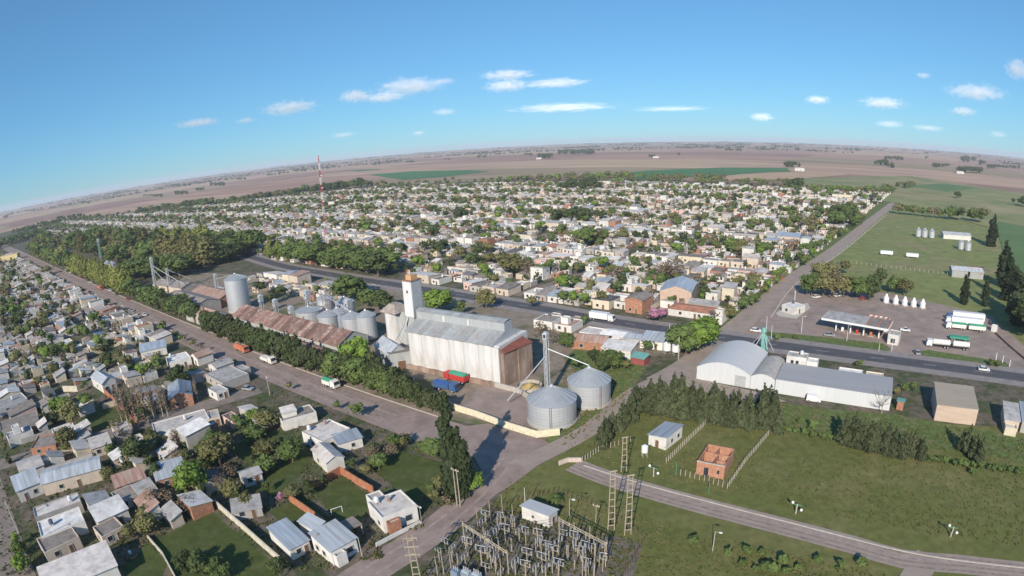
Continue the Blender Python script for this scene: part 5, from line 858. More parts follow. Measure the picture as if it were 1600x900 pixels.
for C_, R_, D_, h_, wl_, rf_, st_, tk, lb in [((73, 858), (140, 832), (62, 836), 3.3, 'white', 'white', 'flat', (.3, .5, 1), 'white house of stepped flat roofs with dark rooftop tanks'), ((62, 826), (133, 800), (52, 812), 3.0, 'grey', 'pale', 'flat', (.8, .4), 'narrow pale-roofed house squeezed above the stepped white one'), ((78, 882), (131, 856), 7, 3.0, 'beige', 'dull', 'flat', None, 'dull brown-roofed house below the stepped white one'), ((84, 950), (192, 905), 8.5, 3.4, 'white', 'pale', 'sf', None, 'big pale roof at the bottom edge by the street'), ((160, 834), (206, 813), 6, 3.1, 'white', 'white', 'sf', None, 'small white house with bright sloping roof beside the dark yard'), ((166, 856), (200, 838), 5.5, 2.8, 'beige', 'dull', 'flat', None, 'low dull-roofed annex below the bright sloping roof'),
    ((250, 767), (296, 753), 7, 2.8, 'brick', 'zinc', 'sf', None, 'orange brick shed house with zinc roof in the overgrown garden'), ((52, 714), (91, 708), 9, 2.7, 'brick', 'dull', 'flat', None, 'unplastered brick house across from the long grey building'), ((5, 686), (64, 666), 9, 2.8, 'grey', 'dull', 'flat', None, 'dark flat-roofed house by the far street'), ((0, 652), (46, 634), 10, 3.0, 'white', 'grey', 'flat', (.6, .5), 'white-edged grey-roofed house above the dark flat-roofed one'), ((246, 692), (331, 668), 8, 3.0, 'white', 'pale', 'flat', (.6, .5), 'row of white flat roofs along the side street'), ((330, 668), (347, 664), 6, 2.8, 'beige', 'grey', 'flat', None, 'small grey-roofed room at the corner of the side street row'),
    ((268, 641), (304, 633), 13, 3.6, 'brick', 'bluegrey', 'gy', None, 'brick house with blue-grey gable roof behind the bare poplars'), ((341, 627), (359, 620), 7, 2.8, 'white', 'grey', 'flat', None, 'white framed little house at the street corner'), ((163, 615), (184, 607), 13, 3.6, 'white', 'zinc', 'gy', None, 'white warehouse-like house with zinc gable roof and long brick wall'), ((268, 580), (301, 571), 9, 3.4, 'white', 'white', 'flat', (.2, .8), 'cream-white flat-roofed house on the avenue side'), ((222, 562), (262, 553), 9, 3.2, 'white', 'bluegrey', 'sf', None, 'house with light blue-grey roofs beside the cream-white one'), ((88, 690), (121, 678), 5, 2.6, 'white', 'white', 'flat', None, 'small white-roofed shed house by the lawn'), ((148, 716), (178, 706), 6, 2.8, 'beige', 'pale', 'sf', None, 'pale-roofed house joining the long grey building'),
    ((190, 800), (222, 786), 6, 2.6, 'grey', 'dull', 'flat', None, 'low grey house beside the orange tin roof'), ((225, 790), (250, 779), 5, 2.6, 'grey', 'grey', 'sf', None, 'small grey shed house below the brick one'), ((186, 776), (232, 760), 5, 2.5, 'brick', 'rust', 'sf', None, 'rust-roofed shed row between the gardens'), ((385, 762), (412, 752), 4, 2.4, 'white', 'grey', 'gx', None, 'small white garden cottage with grey gable roof'), ((368, 815), (412, 806), 4, 2.2, 'grey', 'grey', 'sf', None, 'low grey garden shed below the cottage')]:
    bld('town_house', lb, 'house', frame(C_, R_, D_), h_, wl_, rf_, st_, .8 if st_ != 'gy' else 1.7, FW, tank=tk, group='houses of the near blocks')
bld('brick_hall', 'large brick hall with blue-grey double-pitched roof beyond the highway', 'hall', frame((1031, 473), (1080, 476), 19), 5.5, mat('pale_brick_hall', (.50, .37, .29), .9, .12, .6), 'bluegrey', 'gy', 2.4, [('f', .3, 1, 1.4, 1.4, 'window'), ('f', .7, 0, 2.4, 2.6, 'door')]); bld('yellow_block', 'big plain yellowish building above the roofs near the poplar row', 'building', frame((-20, 416), (28, 406), 14), 8.5, 'yellow', 'dull', 'flat', 1, [('r', .5, 3, 2, 2, 'window')])
bld('rust_roof_house', 'rust-roofed brick house behind the wide silos', 'house', frame((893, 545), (945, 550), 8), 3.0, 'brick', 'rust', 'gx', 1.2, FW); bld('teal_shack', 'small shack with teal and dark red sheets on the silo grass', 'shack', frame((986, 568), (1006, 572), 3.5), 2.3, mat('faded_red_sheet', (.28, .08, .075), .7, .2, 1), M_TEAL, 'sf', .5)
for i, (C_, R_, D_, wl_, rf_, st_) in enumerate([((905, 530), (935, 535), 7, 'white', 'pale', 'flat'), ((938, 534), (972, 540), 7, 'white', 'white', 'gx'), ((975, 541), (998, 544), 7, 'white', 'zinc', 'gx'), ((1000, 544), (1035, 548), 8, 'white', 'zinc', 'sf'), ((940, 556), (985, 562), 7, 'white', 'white', 'sf'), ((960, 547), (990, 552), 5, 'beige', 'dull', 'flat')]): bld('highway_house', f'small {wl_}-walled house with {rf_} roof between silos and highway, {AVW[i]} in line', 'house', frame(C_, R_, D_), 2.9, wl_, rf_, st_, .8, FW[:2], group='houses between silos and highway')
for i, (x, y) in enumerate([(1042, 552), (1056, 554)]): q = at(x, y); o = thing('roadside_tank', ['white roadside tank on legs, outer one of two', 'white roadside tank on legs beside the pole'][i], 'tank', q, 0, 'roadside tanks'); b = MB(); b.cyl(0, 0, 1.2, 3.6, 1.4, 12, M_CARW, cap0=True); b.cyl(0, 0, 3.6, 4.1, 1.4, 12, M_CARW, r2=.4); b.build('tank', o); [MB().tube((a_, c_, 0), (a_, c_, 1.25), .1, M_STEEL, 4).build('leg', o) for a_ in (-.9, .9) for c_ in (-.9, .9)]
pole(1060, 562, 8.5, 'concrete pole next to the roadside tanks', .18); pole(1045, 545, 9, 'thin white pole behind the roadside tanks', .08, M_CARW)
for i, (pts, m_, h_, l) in enumerate([([(533, 741), (560, 758), (584, 772)], M_BRICKW, 2.0, 'orange brick garden wall behind the lawn, meeting the porch house'), ([(488, 765), (510, 754), (533, 741)], M_BRICKW, 2.0, 'red brick garden wall at the back of the goalpost lawn'), ([(454, 784), (480, 802), (508, 822)], M_BRICKW, 1.9, 'broken brick wall between two gardens'), ([(328, 782), (385, 832), (444, 884)], M_PALEW, 1.7, 'long pale wall beside the big dark lawn'), ([(163, 614), (188, 638), (214, 662)], M_BRICKW, 2.0, 'long orange brick wall running from the zinc-gable house'), ([(232, 842), (255, 868), (275, 905)], M_PALEW, .9, 'low pale garden edging by the round flower bed'), ([(100, 612), (122, 612), (152, 600)], M_PALEW, 2.2, 'pale party wall behind the bright green tree'), ([(589, 854), (621, 837), (657, 819)], M_WHITE, .8, 'low white front wall of the porch house')]): wall_run('garden_wall', l, pts, h_, .22, m_, panel=2.5, post=i != 1)
o = thing('goalposts', 'small white football goal on the walled lawn', 'goal', at(519, 806), .6); b = MB(); b.tube((0, 0, 0), (0, 0, 1.6), .07, M_CARW); b.tube((2.4, 0, 0), (2.4, 0, 1.6), .07, M_CARW); b.tube((0, 0, 1.6), (2.4, 0, 1.6), .07, M_CARW); b.build('frame', o)
q = at(205, 868); o = thing('flower_bed', 'round brick flower bed with a small fountain', 'flower bed', q); b = MB(); b.cyl(0, 0, 0, .4, 1.5, 14, M_BRICKW, mcap=M_TOWN); b.build('ring', o); b = MB(); b.cyl(0, 0, .4, 1.1, .25, 8, M_CARW, r2=.4); b.build('basin', o)
pole(31, 836, 8.8, 'tall concrete pole beside the street at the frame edge', .14, M_CONC, .8); pole(618, 702, 5.5, 'wooden pole near the red earth by the avenue', .12, M_BARK); pole(422, 618, 6.5, 'pole on the side street corner of the avenue', .12, M_CONC, .7); pole(342, 585, 6.0, 'pole by the grass corner of the avenue', .12, M_CONC, .7); pole(660, 822, 5, 'thin pole next to the porch house', .06, M_CONC, .5); pole(566, 869, 4.5, 'leaning post holding up the lean-to corner', .12, M_CONC)
# ------------------------------------------------------------------ the rest of the town, block by block
LAND = [('radio mast', at(513, 402)), ('tall cylindrical silo', at(369, 489)), ('white elevator tower', at(640, 570)), ('pair of wide silos', at(880, 640)), ('arched warehouse', at(1120, 580)), ('petrol station canopy', at(1340, 510)), ('tan shed', at(1490, 640)), ('brick hall beyond the highway', at(1060, 470)),
        ('unfinished brick house', at(1122, 735)), ('control hut', at(840, 815)), ('porch house', at(610, 815)), ('long grey tin-roofed building', at(115, 755)), ('yellowish block', at(5, 405)), ('zinc-gabled white house', at(163, 605)), ('white farm shed', at(1495, 370)), ('rusty sheds', at(440, 540)), ('twin cypresses', at(718, 772))]
USED = {}
def place_labels(rows, what):
    """rows: (object, description, x, y): label each by its look and its rank outward from the closest landmark"""
    by = {}
    for o, desc, x, y in rows:
        l = min(LAND, key=lambda q: (q[1].x - x) ** 2 + (q[1].y - y) ** 2); by.setdefault((desc, l[0]), []).append(((l[1].x - x) ** 2 + (l[1].y - y) ** 2, o))
    for (desc, ln), v in by.items():
        v.sort(key=lambda t: t[0])
        for i, (_, o) in enumerate(v): o['label'] = f'{desc} by the {ln}' if len(v) == 1 else f'{desc}, {ORD[i] if i < len(ORD) else "outlying"} out from the {ln}'
HOUSES = []         # (centre x, y, rz, w, d, h, wall, roof, style)
FARTOWN = [(60, 352), (180, 337), (330, 320), (480, 302), (600, 293), (830, 285), (1000, 285), (1240, 294), (1395, 302), (1335, 355), (1240, 420), (1180, 474), (1122, 514), (1000, 500), (860, 474), (760, 455), (640, 436), (560, 424), (440, 408), (390, 395), (345, 378), (230, 372), (120, 374), (70, 378)]
LEFT = [(-150, 430), (0, 400), (60, 398), (130, 440), (210, 490), (290, 530), (420, 598), (560, 650), (690, 706), (720, 780), (540, 900), (-200, 900)]
EXCL = [[(243, 845), (330, 790), (445, 890), (395, 940), (300, 960)], [(118, 660), (158, 630), (200, 636), (214, 662), (150, 690)], [(440, 760), (536, 738), (590, 780), (560, 840), (440, 850)], [(565, 745), (625, 695), (700, 712), (740, 770), (650, 800)], [(320, 790), (460, 700), (500, 690), (480, 740), (440, 800), (420, 870)], [(340, 745), (345, 690), (440, 680), (460, 720), (380, 760)],
        [(190, 640), (330, 630), (420, 590), (440, 640), (230, 690)], [(300, 600), (420, 598), (420, 620), (330, 640)], [(700, 448), (860, 476), (860, 490), (700, 470)], [(-5, 900), (-5, 780), (35, 780), (60, 900)], [(560, 650), (700, 700), (690, 780), (600, 700)]]
WC = ['white'] * 12 + ['cream'] * 5 + ['grey'] * 5 + ['beige'] * 6 + ['pink'] + ['brick'] * 2
RC = ['pale'] * 9 + ['white'] * 6 + ['grey'] * 8 + ['zinc'] * 4 + ['dull'] * 7 + ['terracotta'] + ['rust'] * 2 + ['dark'] * 2 + ['bluegrey']
FBOX = []
def blocked(x, y, poly, r=4.0):
    px, py = pix(x, y)
    if not inpoly(px, py, poly): return True
    for e in EXCL:
        if inpoly(px, py, e): return True
    while len(FBOX) < len(FOOT): f = FOOT[len(FBOX)]; FBOX.append((min(p[0] for p in f), max(p[0] for p in f), min(p[1] for p in f), max(p[1] for p in f)))
    for f, q in zip(FOOT, FBOX):
        if x + r < q[0] or x - r > q[1] or y + r < q[2] or y - r > q[3]: continue
        for dx, dy in ((0, 0), (r, 0), (-r, 0), (0, r), (0, -r)):
            if inpoly(x + dx, y + dy, f): return True
    return False
TK = (['mid'] * 6 + ['bright'] * 3 + ['dark'] * 5 + ['olive'] * 6 + ['bare'] * 4 + ['lean'] * 2) * 3
YWALLS = []
def lot_row(o, du, dv, rz, length, poly, dens=.95, treep=.8, deep=(8, 13), ls=1.0, tall=.07):
    """lots along a street: o start corner, du along the street, dv into the block"""
    x = 0.3
    while x < length - 5:
        lw = rnd.uniform(6.8, 11.0) * ls if rnd.random() < .96 else rnd.uniform(15, 22); rz_ = rz + rnd.gauss(0, .03); w = lw * rnd.uniform(.85, 1.0) - .1; d = rnd.uniform(*deep); h = rnd.choice((2.8, 2.9, 3.0, 3.1, 3.3, 3.5)) if rnd.random() > tall else 5.8; set_ = rnd.choice((0, 0, 0, .5, 2, 3.5))
        c = o + du * (x + lw / 2) + dv * (set_ + d / 2)
        if rnd.random() < dens and not blocked(c.x, c.y, poly):
            st = rnd.choices(['flat', 'sf', 'sb', 'gx', 'gy', 'hip'], [12, 4, 3, 1.5, 1.5, .6])[0]; rf = rnd.choice(RC)
            if st == 'hip': rf = rnd.choice(['terracotta', 'zinc', 'rust', 'grey'])
            HOUSES.append((c.x, c.y, rz_, w, d, h, rnd.choice(WC), rf, st))
        y = set_ + d
        for _ in range(3):          # rear rooms and sheds
            if rnd.random() < .72:
                d2 = rnd.uniform(3, 6.5); w2 = rnd.uniform(2.8, lw * .85); gap = rnd.uniform(.3, 4); c2 = o + du * (x + rnd.uniform(w2 / 2, max(w2 / 2, lw - w2 / 2))) + dv * (y + gap + d2 / 2); y += gap + d2
                if not blocked(c2.x, c2.y, poly, 2.5): HOUSES.append((c2.x, c2.y, rz, w2, d2, rnd.uniform(2.2, 3.0), rnd.choice(WC + ['grey', 'brick', 'beige']), rnd.choice(RC), rnd.choice(['flat', 'sf', 'sb'])))
        if rnd.random() < .6:
            p0 = o + du * (x + lw) + dv * (set_ + d * .5); L_ = rnd.uniform(8, 22); pm_ = p0 + dv * L_ / 2
            if not blocked(pm_.x, pm_.y, poly, 1.0) and not blocked(p0.x, p0.y, poly, 1.0): YWALLS.append((p0.x, p0.y, math.atan2(dv.y, dv.x), L_, rnd.uniform(1.5, 2.1), rnd.choice(['white', 'grey', 'beige', 'brick', 'cream', 'grey'])))
        for _ in range(3):
            if rnd.random() < treep * .55:
                c3 = o + du * (x + rnd.uniform(0, lw)) + dv * (set_ + d + rnd.uniform(2, 30))
                if not blocked(c3.x, c3.y, poly, 1.0): TREES.append((c3.x, c3.y, rnd.choice(TK), rnd.choice((3, 3.5, 4, 5, 6, 7, 9)), rnd.uniform(.95, 1.5), None, False))
        if rnd.random() < treep * .3:
            c3 = o + du * (x + rnd.uniform(0, lw)) - dv * 2
            if not blocked(c3.x, c3.y, poly, 1.0): TREES.append((c3.x, c3.y, rnd.choice(TK), rnd.uniform(3, 5.5), rnd.uniform(.9, 1.2), None, False))
        x += lw
PIT = 101.0
O0 = at(1128, 520) + NU * 4
for j in range(0, 16):
    for i in range(0, 22):
        base = O0 - U * (PIT * i + 3) + V * (PIT * j)
        px, py = pix(*(base - U * 45 + V * 45)[:2])
        if not (-250 < px < 1500 and 270 < py < 560): continue
        lot_row(base + V * 5, -U, V, RZU, 97, FARTOWN, .95, 1.25, (6.5, 11), .84); lot_row(base + V * 96, -U, -V, RZU, 97, FARTOWN, .95, 1.25, (6.5, 11), .84)
        lot_row(base + V * 36, -U, V, RZU, 97, FARTOWN, .45, 1.4, (5, 8), .8)
# side streets of the far town
for i in range(0, 8):
    a = O0 - U * (PIT * i + 1); ribbon('side_street', [a + V * t for t in range(8, 900 - i * 20, 30)], 4.5, .115, M_STREET) if i else None
for j in range(1, 7): a = O0 + V * (PIT * j); ribbon('side_street', [a - U * t for t in range(4, 1100, 40)], 6, .12, M_STREET)
# near blocks below the avenue
LO = Vector((-8, 107, 0))
for i in range(0, 12):
    a0 = AVC - NU * 9 + U * (62 - PIT * i); dvv = -V
    lot_row(a0 - U * 4, -U, dvv, RZU, 92, LEFT, .95, 1.15, (6.5, 11), .86); lot_row(a0 - U * 4 + dvv * 86, -U, -dvv, RZU, 92, LEFT, .95, 1.15, (6.5, 11), .86)
    lot_row(a0 - U * 4 + dvv * 30, -U, dvv, RZU, 92, LEFT, .65, 1.2, (5, 9), .8)
    lot_row(a0 - U * 4 + dvv * 106, -U, dvv, RZU, 92, LEFT, .95, .6); lot_row(a0 - U * 4 + dvv * 140, -U, dvv, RZU, 92, LEFT, .7, .8)
STRIP = [(385, 435), (440, 428), (520, 436), (585, 450), (560, 466), (500, 470), (470, 462), (400, 455)]
a0 = at(600, 452) - NU * 6
for k in range(3): lot_row(a0 - NU * 22 * k, -U, -NU, RZU, 190, STRIP, .9, .5, (8, 12))
STRIP2 = [(860, 492), (1030, 520), (1040, 545), (890, 535), (850, 515)]
lot_row(at(1040, 530), -U, -NU, RZU, 90, STRIP2, .9, .5, (7, 9), .9, 0)
def rank(x, y, s): return s / math.hypot(x, y)
vis = []
for hs in HOUSES:
    px, py = pix(hs[0], hs[1])
    if -25 < px < 1625 and py < 925: vis.append(hs)
keep = []
cell = {}
for hs in vis:              # drop houses that overlap an earlier one
    x, y = hs[:2]; r = .40 * min(hs[3], hs[4]); k0 = (int(x // 20), int(y // 20)); ok = True
    for a in (-1, 0, 1):
        for b_ in (-1, 0, 1):
            for (x2, y2, r2) in cell.get((k0[0] + a, k0[1] + b_), ()):
                if (x - x2) ** 2 + (y - y2) ** 2 < (r + r2) ** 2: ok = False
    if ok: cell.setdefault(k0, []).append((x, y, r)); keep.append(hs)
keep.sort(key=lambda h: -rank(h[0], h[1], math.sqrt(h[3] * h[5])))
big = [h for h in keep if h[3] * h[4] >= 45]; little = [h for h in keep if h[3] * h[4] < 45]
indiv = big[:235] + little[:170]; rest = big[235:] + little[170:]
rows = []
SN = {'flat': 'flat', 'sf': 'sloping', 'sb': 'sloping', 'gx': 'gabled', 'gy': 'gabled', 'hip': 'hipped'}
for x, y, rz, w, d, h, wl_, rf_, st_ in indiv:
    ex = Vector((math.cos(rz), math.sin(rz), 0)); c = Vector((x, y, 0)) - ex * w / 2 - Vector((-ex.y, ex.x, 0)) * d / 2
    small = w * d < 45; ops = [('f', .3, 1, 1.1, 1.1, 'window'), ('f', .65, 0, .9, 2.0, 'door')] + ([('l', .4, 1, 1, 1, 'window')] if not small else []) + ([('f', .75, 1, 1, 1, 'window')] if w > 9 else [])
    wings = [(w * .15, d + .03, w * .45, rnd.uniform(2.5, 5), h * .85, rnd.choice(WC), rf_, 'flat', .5)] if not small and rnd.random() < .5 else []
    if not small and st_ == 'flat' and rnd.random() < .3: wings.append((w * rnd.uniform(.1, .5), d * rnd.uniform(.2, .5), rnd.uniform(2.4, 3.4), rnd.uniform(2.2, 3.2), h + 2.2, wl_, rnd.choice(RC), 'flat', .5))
    o = bld('town_house' if not small else 'garden_shed', None, 'house' if not small else 'shed', (c, rz, w, d), h, wl_, rf_, st_, rnd.uniform(.6, 1.3), ops if not small else ops[1:2], wings, tank=(rnd.uniform(.2, .8), rnd.uniform(.3, .8), int(rnd.random() < .25)) if st_ == 'flat' and rnd.random() < .75 and not small else None, chimney=(rnd.uniform(.15, .85), rnd.uniform(.2, .8)) if st_ == 'flat' and rnd.random() < .5 else None, group='houses of the town blocks' if not small else 'sheds of the town blocks')
    rn = {'pale': 'pale', 'zinc': 'zinc', 'dull': 'dull brown', 'bluegrey': 'blue-grey', 'rust': 'rusty'}.get(rf_, rf_)
    rows.append((o, f'{wl_}{"-walled" if wl_ != "brick" else ""} {"shed" if small else ("two-storey house" if h > 5 else "house")} with {SN[st_]} {rn} roof', x, y))
place_labels(rows, 'house')
# everything farther: one mass of roofs and walls
b = MB(); MW = {k: b.mi(m) for k, m in WALLS.items()}; MR = {k: b.mi(m) for k, m in ROOFS.items()}; kt = b.mi(M_TANK); kg = b.mi(M_GLASS)
def fbox(x, y, rz, x0, x1, y0, y1, z0, z1, kw, kr, zz=None):
    c, s = math.cos(rz), math.sin(rz); o = len(b.v); zz = zz or (z1,) * 4
    P = [(x0, y0), (x1, y0), (x1, y1), (x0, y1)]
    b.v.extend([(x + px * c - py * s, y + px * s + py * c, z0) for px, py in P]); b.v.extend([(x + px * c - py * s, y + px * s + py * c, zz[i]) for i, (px, py) in enumerate(P)])
    b.f.extend([(o + 4, o + 5, o + 6, o + 7), (o, o + 1, o + 5, o + 4), (o + 1, o + 2, o + 6, o + 5), (o + 2, o + 3, o + 7, o + 6), (o + 3, o, o + 4, o + 7)]); b.m.extend([kr, kw, kw, kw, kw])
for x, y, rz, w, d, h, wl_, rf_, st_ in rest:
    kw, kr = MW[wl_], MR[rf_]; ri = rnd.uniform(.5, 1.2); hw_, hd = w / 2, d / 2
    if st_ == 'flat':
        t = .22; fbox(x, y, rz, -hw_, hw_, -hd, hd, 0, h - .35, kw, kr)
        for q in ((-hw_, hw_, -hd, -hd + t), (-hw_, hw_, hd - t, hd), (-hw_, -hw_ + t, -hd + t, hd - t), (hw_ - t, hw_, -hd + t, hd - t)): fbox(x, y, rz, *q, h - .36, h, kw, kw)
        if rnd.random() < .4: q = rnd.uniform(-.3, .3); fbox(x, y, rz, w * q - .5, w * q + .5, d * q - .5, d * q + .5, h - .36, h + 1.2, kt, kt)
    elif st_ == 'sf': fbox(x, y, rz, -hw_, hw_, -hd, hd, 0, h, kw, kr, (h, h, h + ri, h + ri))
    elif st_ == 'sb': fbox(x, y, rz, -hw_, hw_, -hd, hd, 0, h, kw, kr, (h + ri, h + ri, h, h))
    else: fbox(x, y, rz, -hw_, hw_, -hd, 0, 0, h, kw, kr, (h, h, h + ri, h + ri)); fbox(x, y, rz, -hw_, hw_, .002, hd, 0, h, kw, kr, (h + ri, h + ri, h, h))
    for q in (-.25, .2):
        if rnd.random() < .6: fbox(x, y, rz, w * q - .5, w * q + .5, -hd - .04, -hd + .05, 1.0, 2.1, kg, kg)
YW = sorted([y_ for y_ in YWALLS if -60 < pix(y_[0], y_[1])[0] < 1660 and pix(y_[0], y_[1])[1] < 980], key=lambda t: math.hypot(t[0], t[1])); rows = []
for x, y, rz, L_, h, wl_ in YW[140:]: fbox(x, y, rz, 0, L_, -.1, .1, 0, h, MW[wl_], MW[wl_])
for x, y, rz, L_, h, wl_ in YW[:140]: w_ = MB(); w_.box(0, L_, -.1, .1, 0, h, WALLS[wl_]); w_.box(-.02, L_ + .02, -.14, .14, h, h + .08, M_CONC); o = w_.build('yard_wall', None, (x, y, 0), rz); tag(o, None, 'wall', 'yard walls of the town blocks', 'thing'); rows.append((o, f'{"long " if L_ > 15 else ""}{wl_} yard wall', x, y))
place_labels(rows, 'wall')
tag(b.build('distant_houses'), 'far mass of pale low houses filling the town', 'houses', kind='stuff')

# ------------------------------------------------------------------ place the trees
KN = {'bright': ('leafy_tree', 'bright green leafy tree'), 'mid': ('leafy_tree', 'mid green leafy tree'), 'dark': ('dark_tree', 'dense dark green tree'), 'olive': ('olive_tree', 'olive green spreading tree'), 'bare': ('budding_tree', 'brownish half-bare tree'), 'pink': ('blossom_tree', 'pink blossoming tree'), 'poplar': ('avenue_tree', 'tall yellow-green avenue tree'), 'tall_brown': ('tall_tree', 'tall brownish green tree'), 'cypress': ('cypress', 'dark columnar cypress'), 'casuarina': ('casuarina', 'feathery grey-green casuarina'), 'hedge': ('avenue_tree', 'dense dark avenue tree'), 'lean': ('dark_tree', 'slim dark green tree'), 'shrub': ('shrub', 'small green shrub'), 'bare_poplar': ('bare_poplar', 'slender leafless poplar')}
TREES_V = []
for t in TREES:
    px, py = pix(t[0], t[1]); 
    if -30 < px < 1630 and py < 925: TREES_V.append(t)
OWN = ('casuarina', 'cypress', 'shrub', 'bare_poplar')
own = [t for t in TREES_V if t[2] in OWN or t[5]]; gen = sorted([t for t in TREES_V if not (t[2] in OWN or t[5])], key=lambda t: -rank(t[0], t[1], t[3] * (1.15 if t[6] else 1.0)))
rows = []
for x, y, k, h, wf, note, hand in own + gen[:300]:
    H0, vs_, lm, *_ = KINDS[k]; cr_, tk_, lb_ = rnd.choice(vs_); s = h / H0; o = thing(KN[k][0], note, 'tree' if k != 'shrub' else 'shrub', (x, y, .05), rnd.uniform(0, 6.28), {'casuarina': 'casuarinas of the screens', 'cypress': 'cypresses', 'shrub': 'shrubs on the grass', 'bare_poplar': 'leafless poplars by the side street'}.get(k, 'trees of the town'))
    o.scale = (s * wf, s * wf, s); link('crown', cr_, o); link('trunk', tk_, o)
    if not note: rows.append((o, ('tall ' if h > 11 and 'tall' not in KN[k][1] else ('little ' if h < 4 and k != 'shrub' else '')) + KN[k][1], x, y))
place_labels(rows, 'tree')
class Mass:
    def __init__(s): s.V = []; s.Fc = []; s.M = []; s.n = 0; s.ms = []
    def add(s, tv, tf, m, x, y, z, sx, sz, rz):
        c, q = math.cos(rz), math.sin(rz); v = tv * np.array([sx, sx, sz]); s.V.append(np.stack([v[:, 0] * c - v[:, 1] * q + x, v[:, 0] * q + v[:, 1] * c + y, v[:, 2] + z], 1)); s.Fc += [tuple(i + s.n for i in f) for f in tf]; s.n += len(v)
        if m not in s.ms: s.ms.append(m)
        s.M += [s.ms.index(m)] * len(tf)
    def build(s, name):
        me = bpy.data.meshes.new(name); me.from_pydata(np.concatenate(s.V).tolist(), [], s.Fc); [me.materials.append(m) for m in s.ms]; me.polygons.foreach_set('material_index', s.M); me.update(); return link(name, me)
def template(lobes, n, leaf, m, seed, ncore):
    me = crown('far_crown', lobes, n, leaf, m, seed, core=0); v = np.array([tuple(q.co) for q in me.vertices]); f = [tuple(p.vertices) for p in me.polygons]; bpy.data.meshes.remove(me)
    for q in lobes[:ncore]:  # same added light-blocking balls, fewer of them for far crowns
        bb = MB(); bb.ball((0, 0, 0), 1, m, 6, 4); o = len(v); v = np.concatenate([v, np.array([(q[0] + a * q[3] * .85, q[1] + c * q[4] * .85, q[2] + e * q[5] * .85) for a, c, e in bb.v])]); f += [tuple(i + o for i in ff) for ff in bb.f]
    return v, f
FT = {k: [template(v[2], 60, H0 * .055, lm, 5 + i, 2 if k != 'bare' else 0) for i, v in enumerate(vs_[:2])] for k, (H0, vs_, lm, *_) in KINDS.items()}
ms = Mass()
for x, y, k, h, wf, note, hand in gen[300:]: tv, tf = rnd.choice(FT[k]); s = h / KINDS[k][0]; ms.add(tv, tf, KINDS[k][2], x, y, .03, s * wf, s, rnd.uniform(0, 6.28))
def belt(a, c, n, h, ks, jit):
    A, C_ = at(*a), at(*c)
    for i in range(n): p = A.lerp(C_, rnd.random()); k = rnd.choice(ks); tv, tf = rnd.choice(FT[k]); hh_ = h * rnd.uniform(.7, 1.25); s = hh_ / KINDS[k][0]; ms.add(tv, tf, KINDS[k][2], p.x + rnd.uniform(-jit, jit), p.y + rnd.uniform(-jit, jit), .03, s * rnd.uniform(1, 1.5), s, rnd.uniform(0, 6.28))
G5 = ['dark', 'mid', 'olive', 'dark', 'mid']
for a, c, n, h, ks, jit in [((215, 335), (330, 320), 60, 15, ['dark', 'mid'], 25), ((330, 322), (470, 303), 90, 13, G5, 30), ((480, 302), (570, 293), 70, 16, ['dark', 'mid', 'olive'], 40), ((505, 302), (568, 293), 30, 19, ['dark'], 25), ((575, 293), (700, 287), 26, 9, G5, 50), ((700, 289), (830, 284), 26, 9, G5, 40), ((820, 286), (1000, 279), 70, 13, ['mid', 'olive', 'bare', 'bright'], 40), ((885, 300), (930, 297), 22, 16, ['dark'], 8),
    ((1000, 284), (1120, 283), 50, 12, ['olive', 'bare', 'mid'], 30), ((1100, 286), (1240, 289), 40, 9, ['mid', 'bright', 'olive'], 25), ((1232, 296), (1262, 294), 12, 14, ['dark'], 6), ((1250, 300), (1400, 302), 50, 9, ['mid', 'olive', 'bright'], 14), ((1370, 300), (1425, 292), 22, 10, G5, 10), ((30, 365), (90, 350), 60, 14, G5, 30), ((-40, 400), (70, 362), 120, 12, G5, 45), ((20, 380), (60, 372), 50, 14, ['dark', 'mid'], 25), ((60, 352), (200, 336), 70, 10, G5, 30), ((90, 345), (135, 340), 26, 13, ['dark'], 10),
    ((400, 330), (560, 320), 30, 8, G5, 30), ((650, 395), (760, 400), 12, 8, ['dark', 'olive'], 12), ((880, 350), (925, 345), 14, 12, ['dark'], 12), ((700, 345), (740, 340), 12, 9, ['dark'], 10), ((905, 385), (935, 380), 8, 11, ['mid', 'bare'], 6), ((1300, 355), (1340, 352), 14, 12, ['mid', 'bright', 'dark'], 8), ((1310, 340), (1330, 336), 8, 12, ['mid', 'dark'], 6), ((1120, 395), (1190, 400), 14, 8, ['mid', 'olive', 'bright'], 8), ((1200, 360), (1280, 350), 16, 8, ['mid', 'olive'], 15),
    ((1580, 320), (1640, 330), 18, 14, ['dark', 'mid'], 10), ((1490, 310), (1500, 310), 5, 10, ['dark'], 5)]: belt(a, c, n, h, ks, jit)
tag(ms.build('distant_trees'), 'far mass of trees scattered through and round the town', 'trees', kind='stuff')
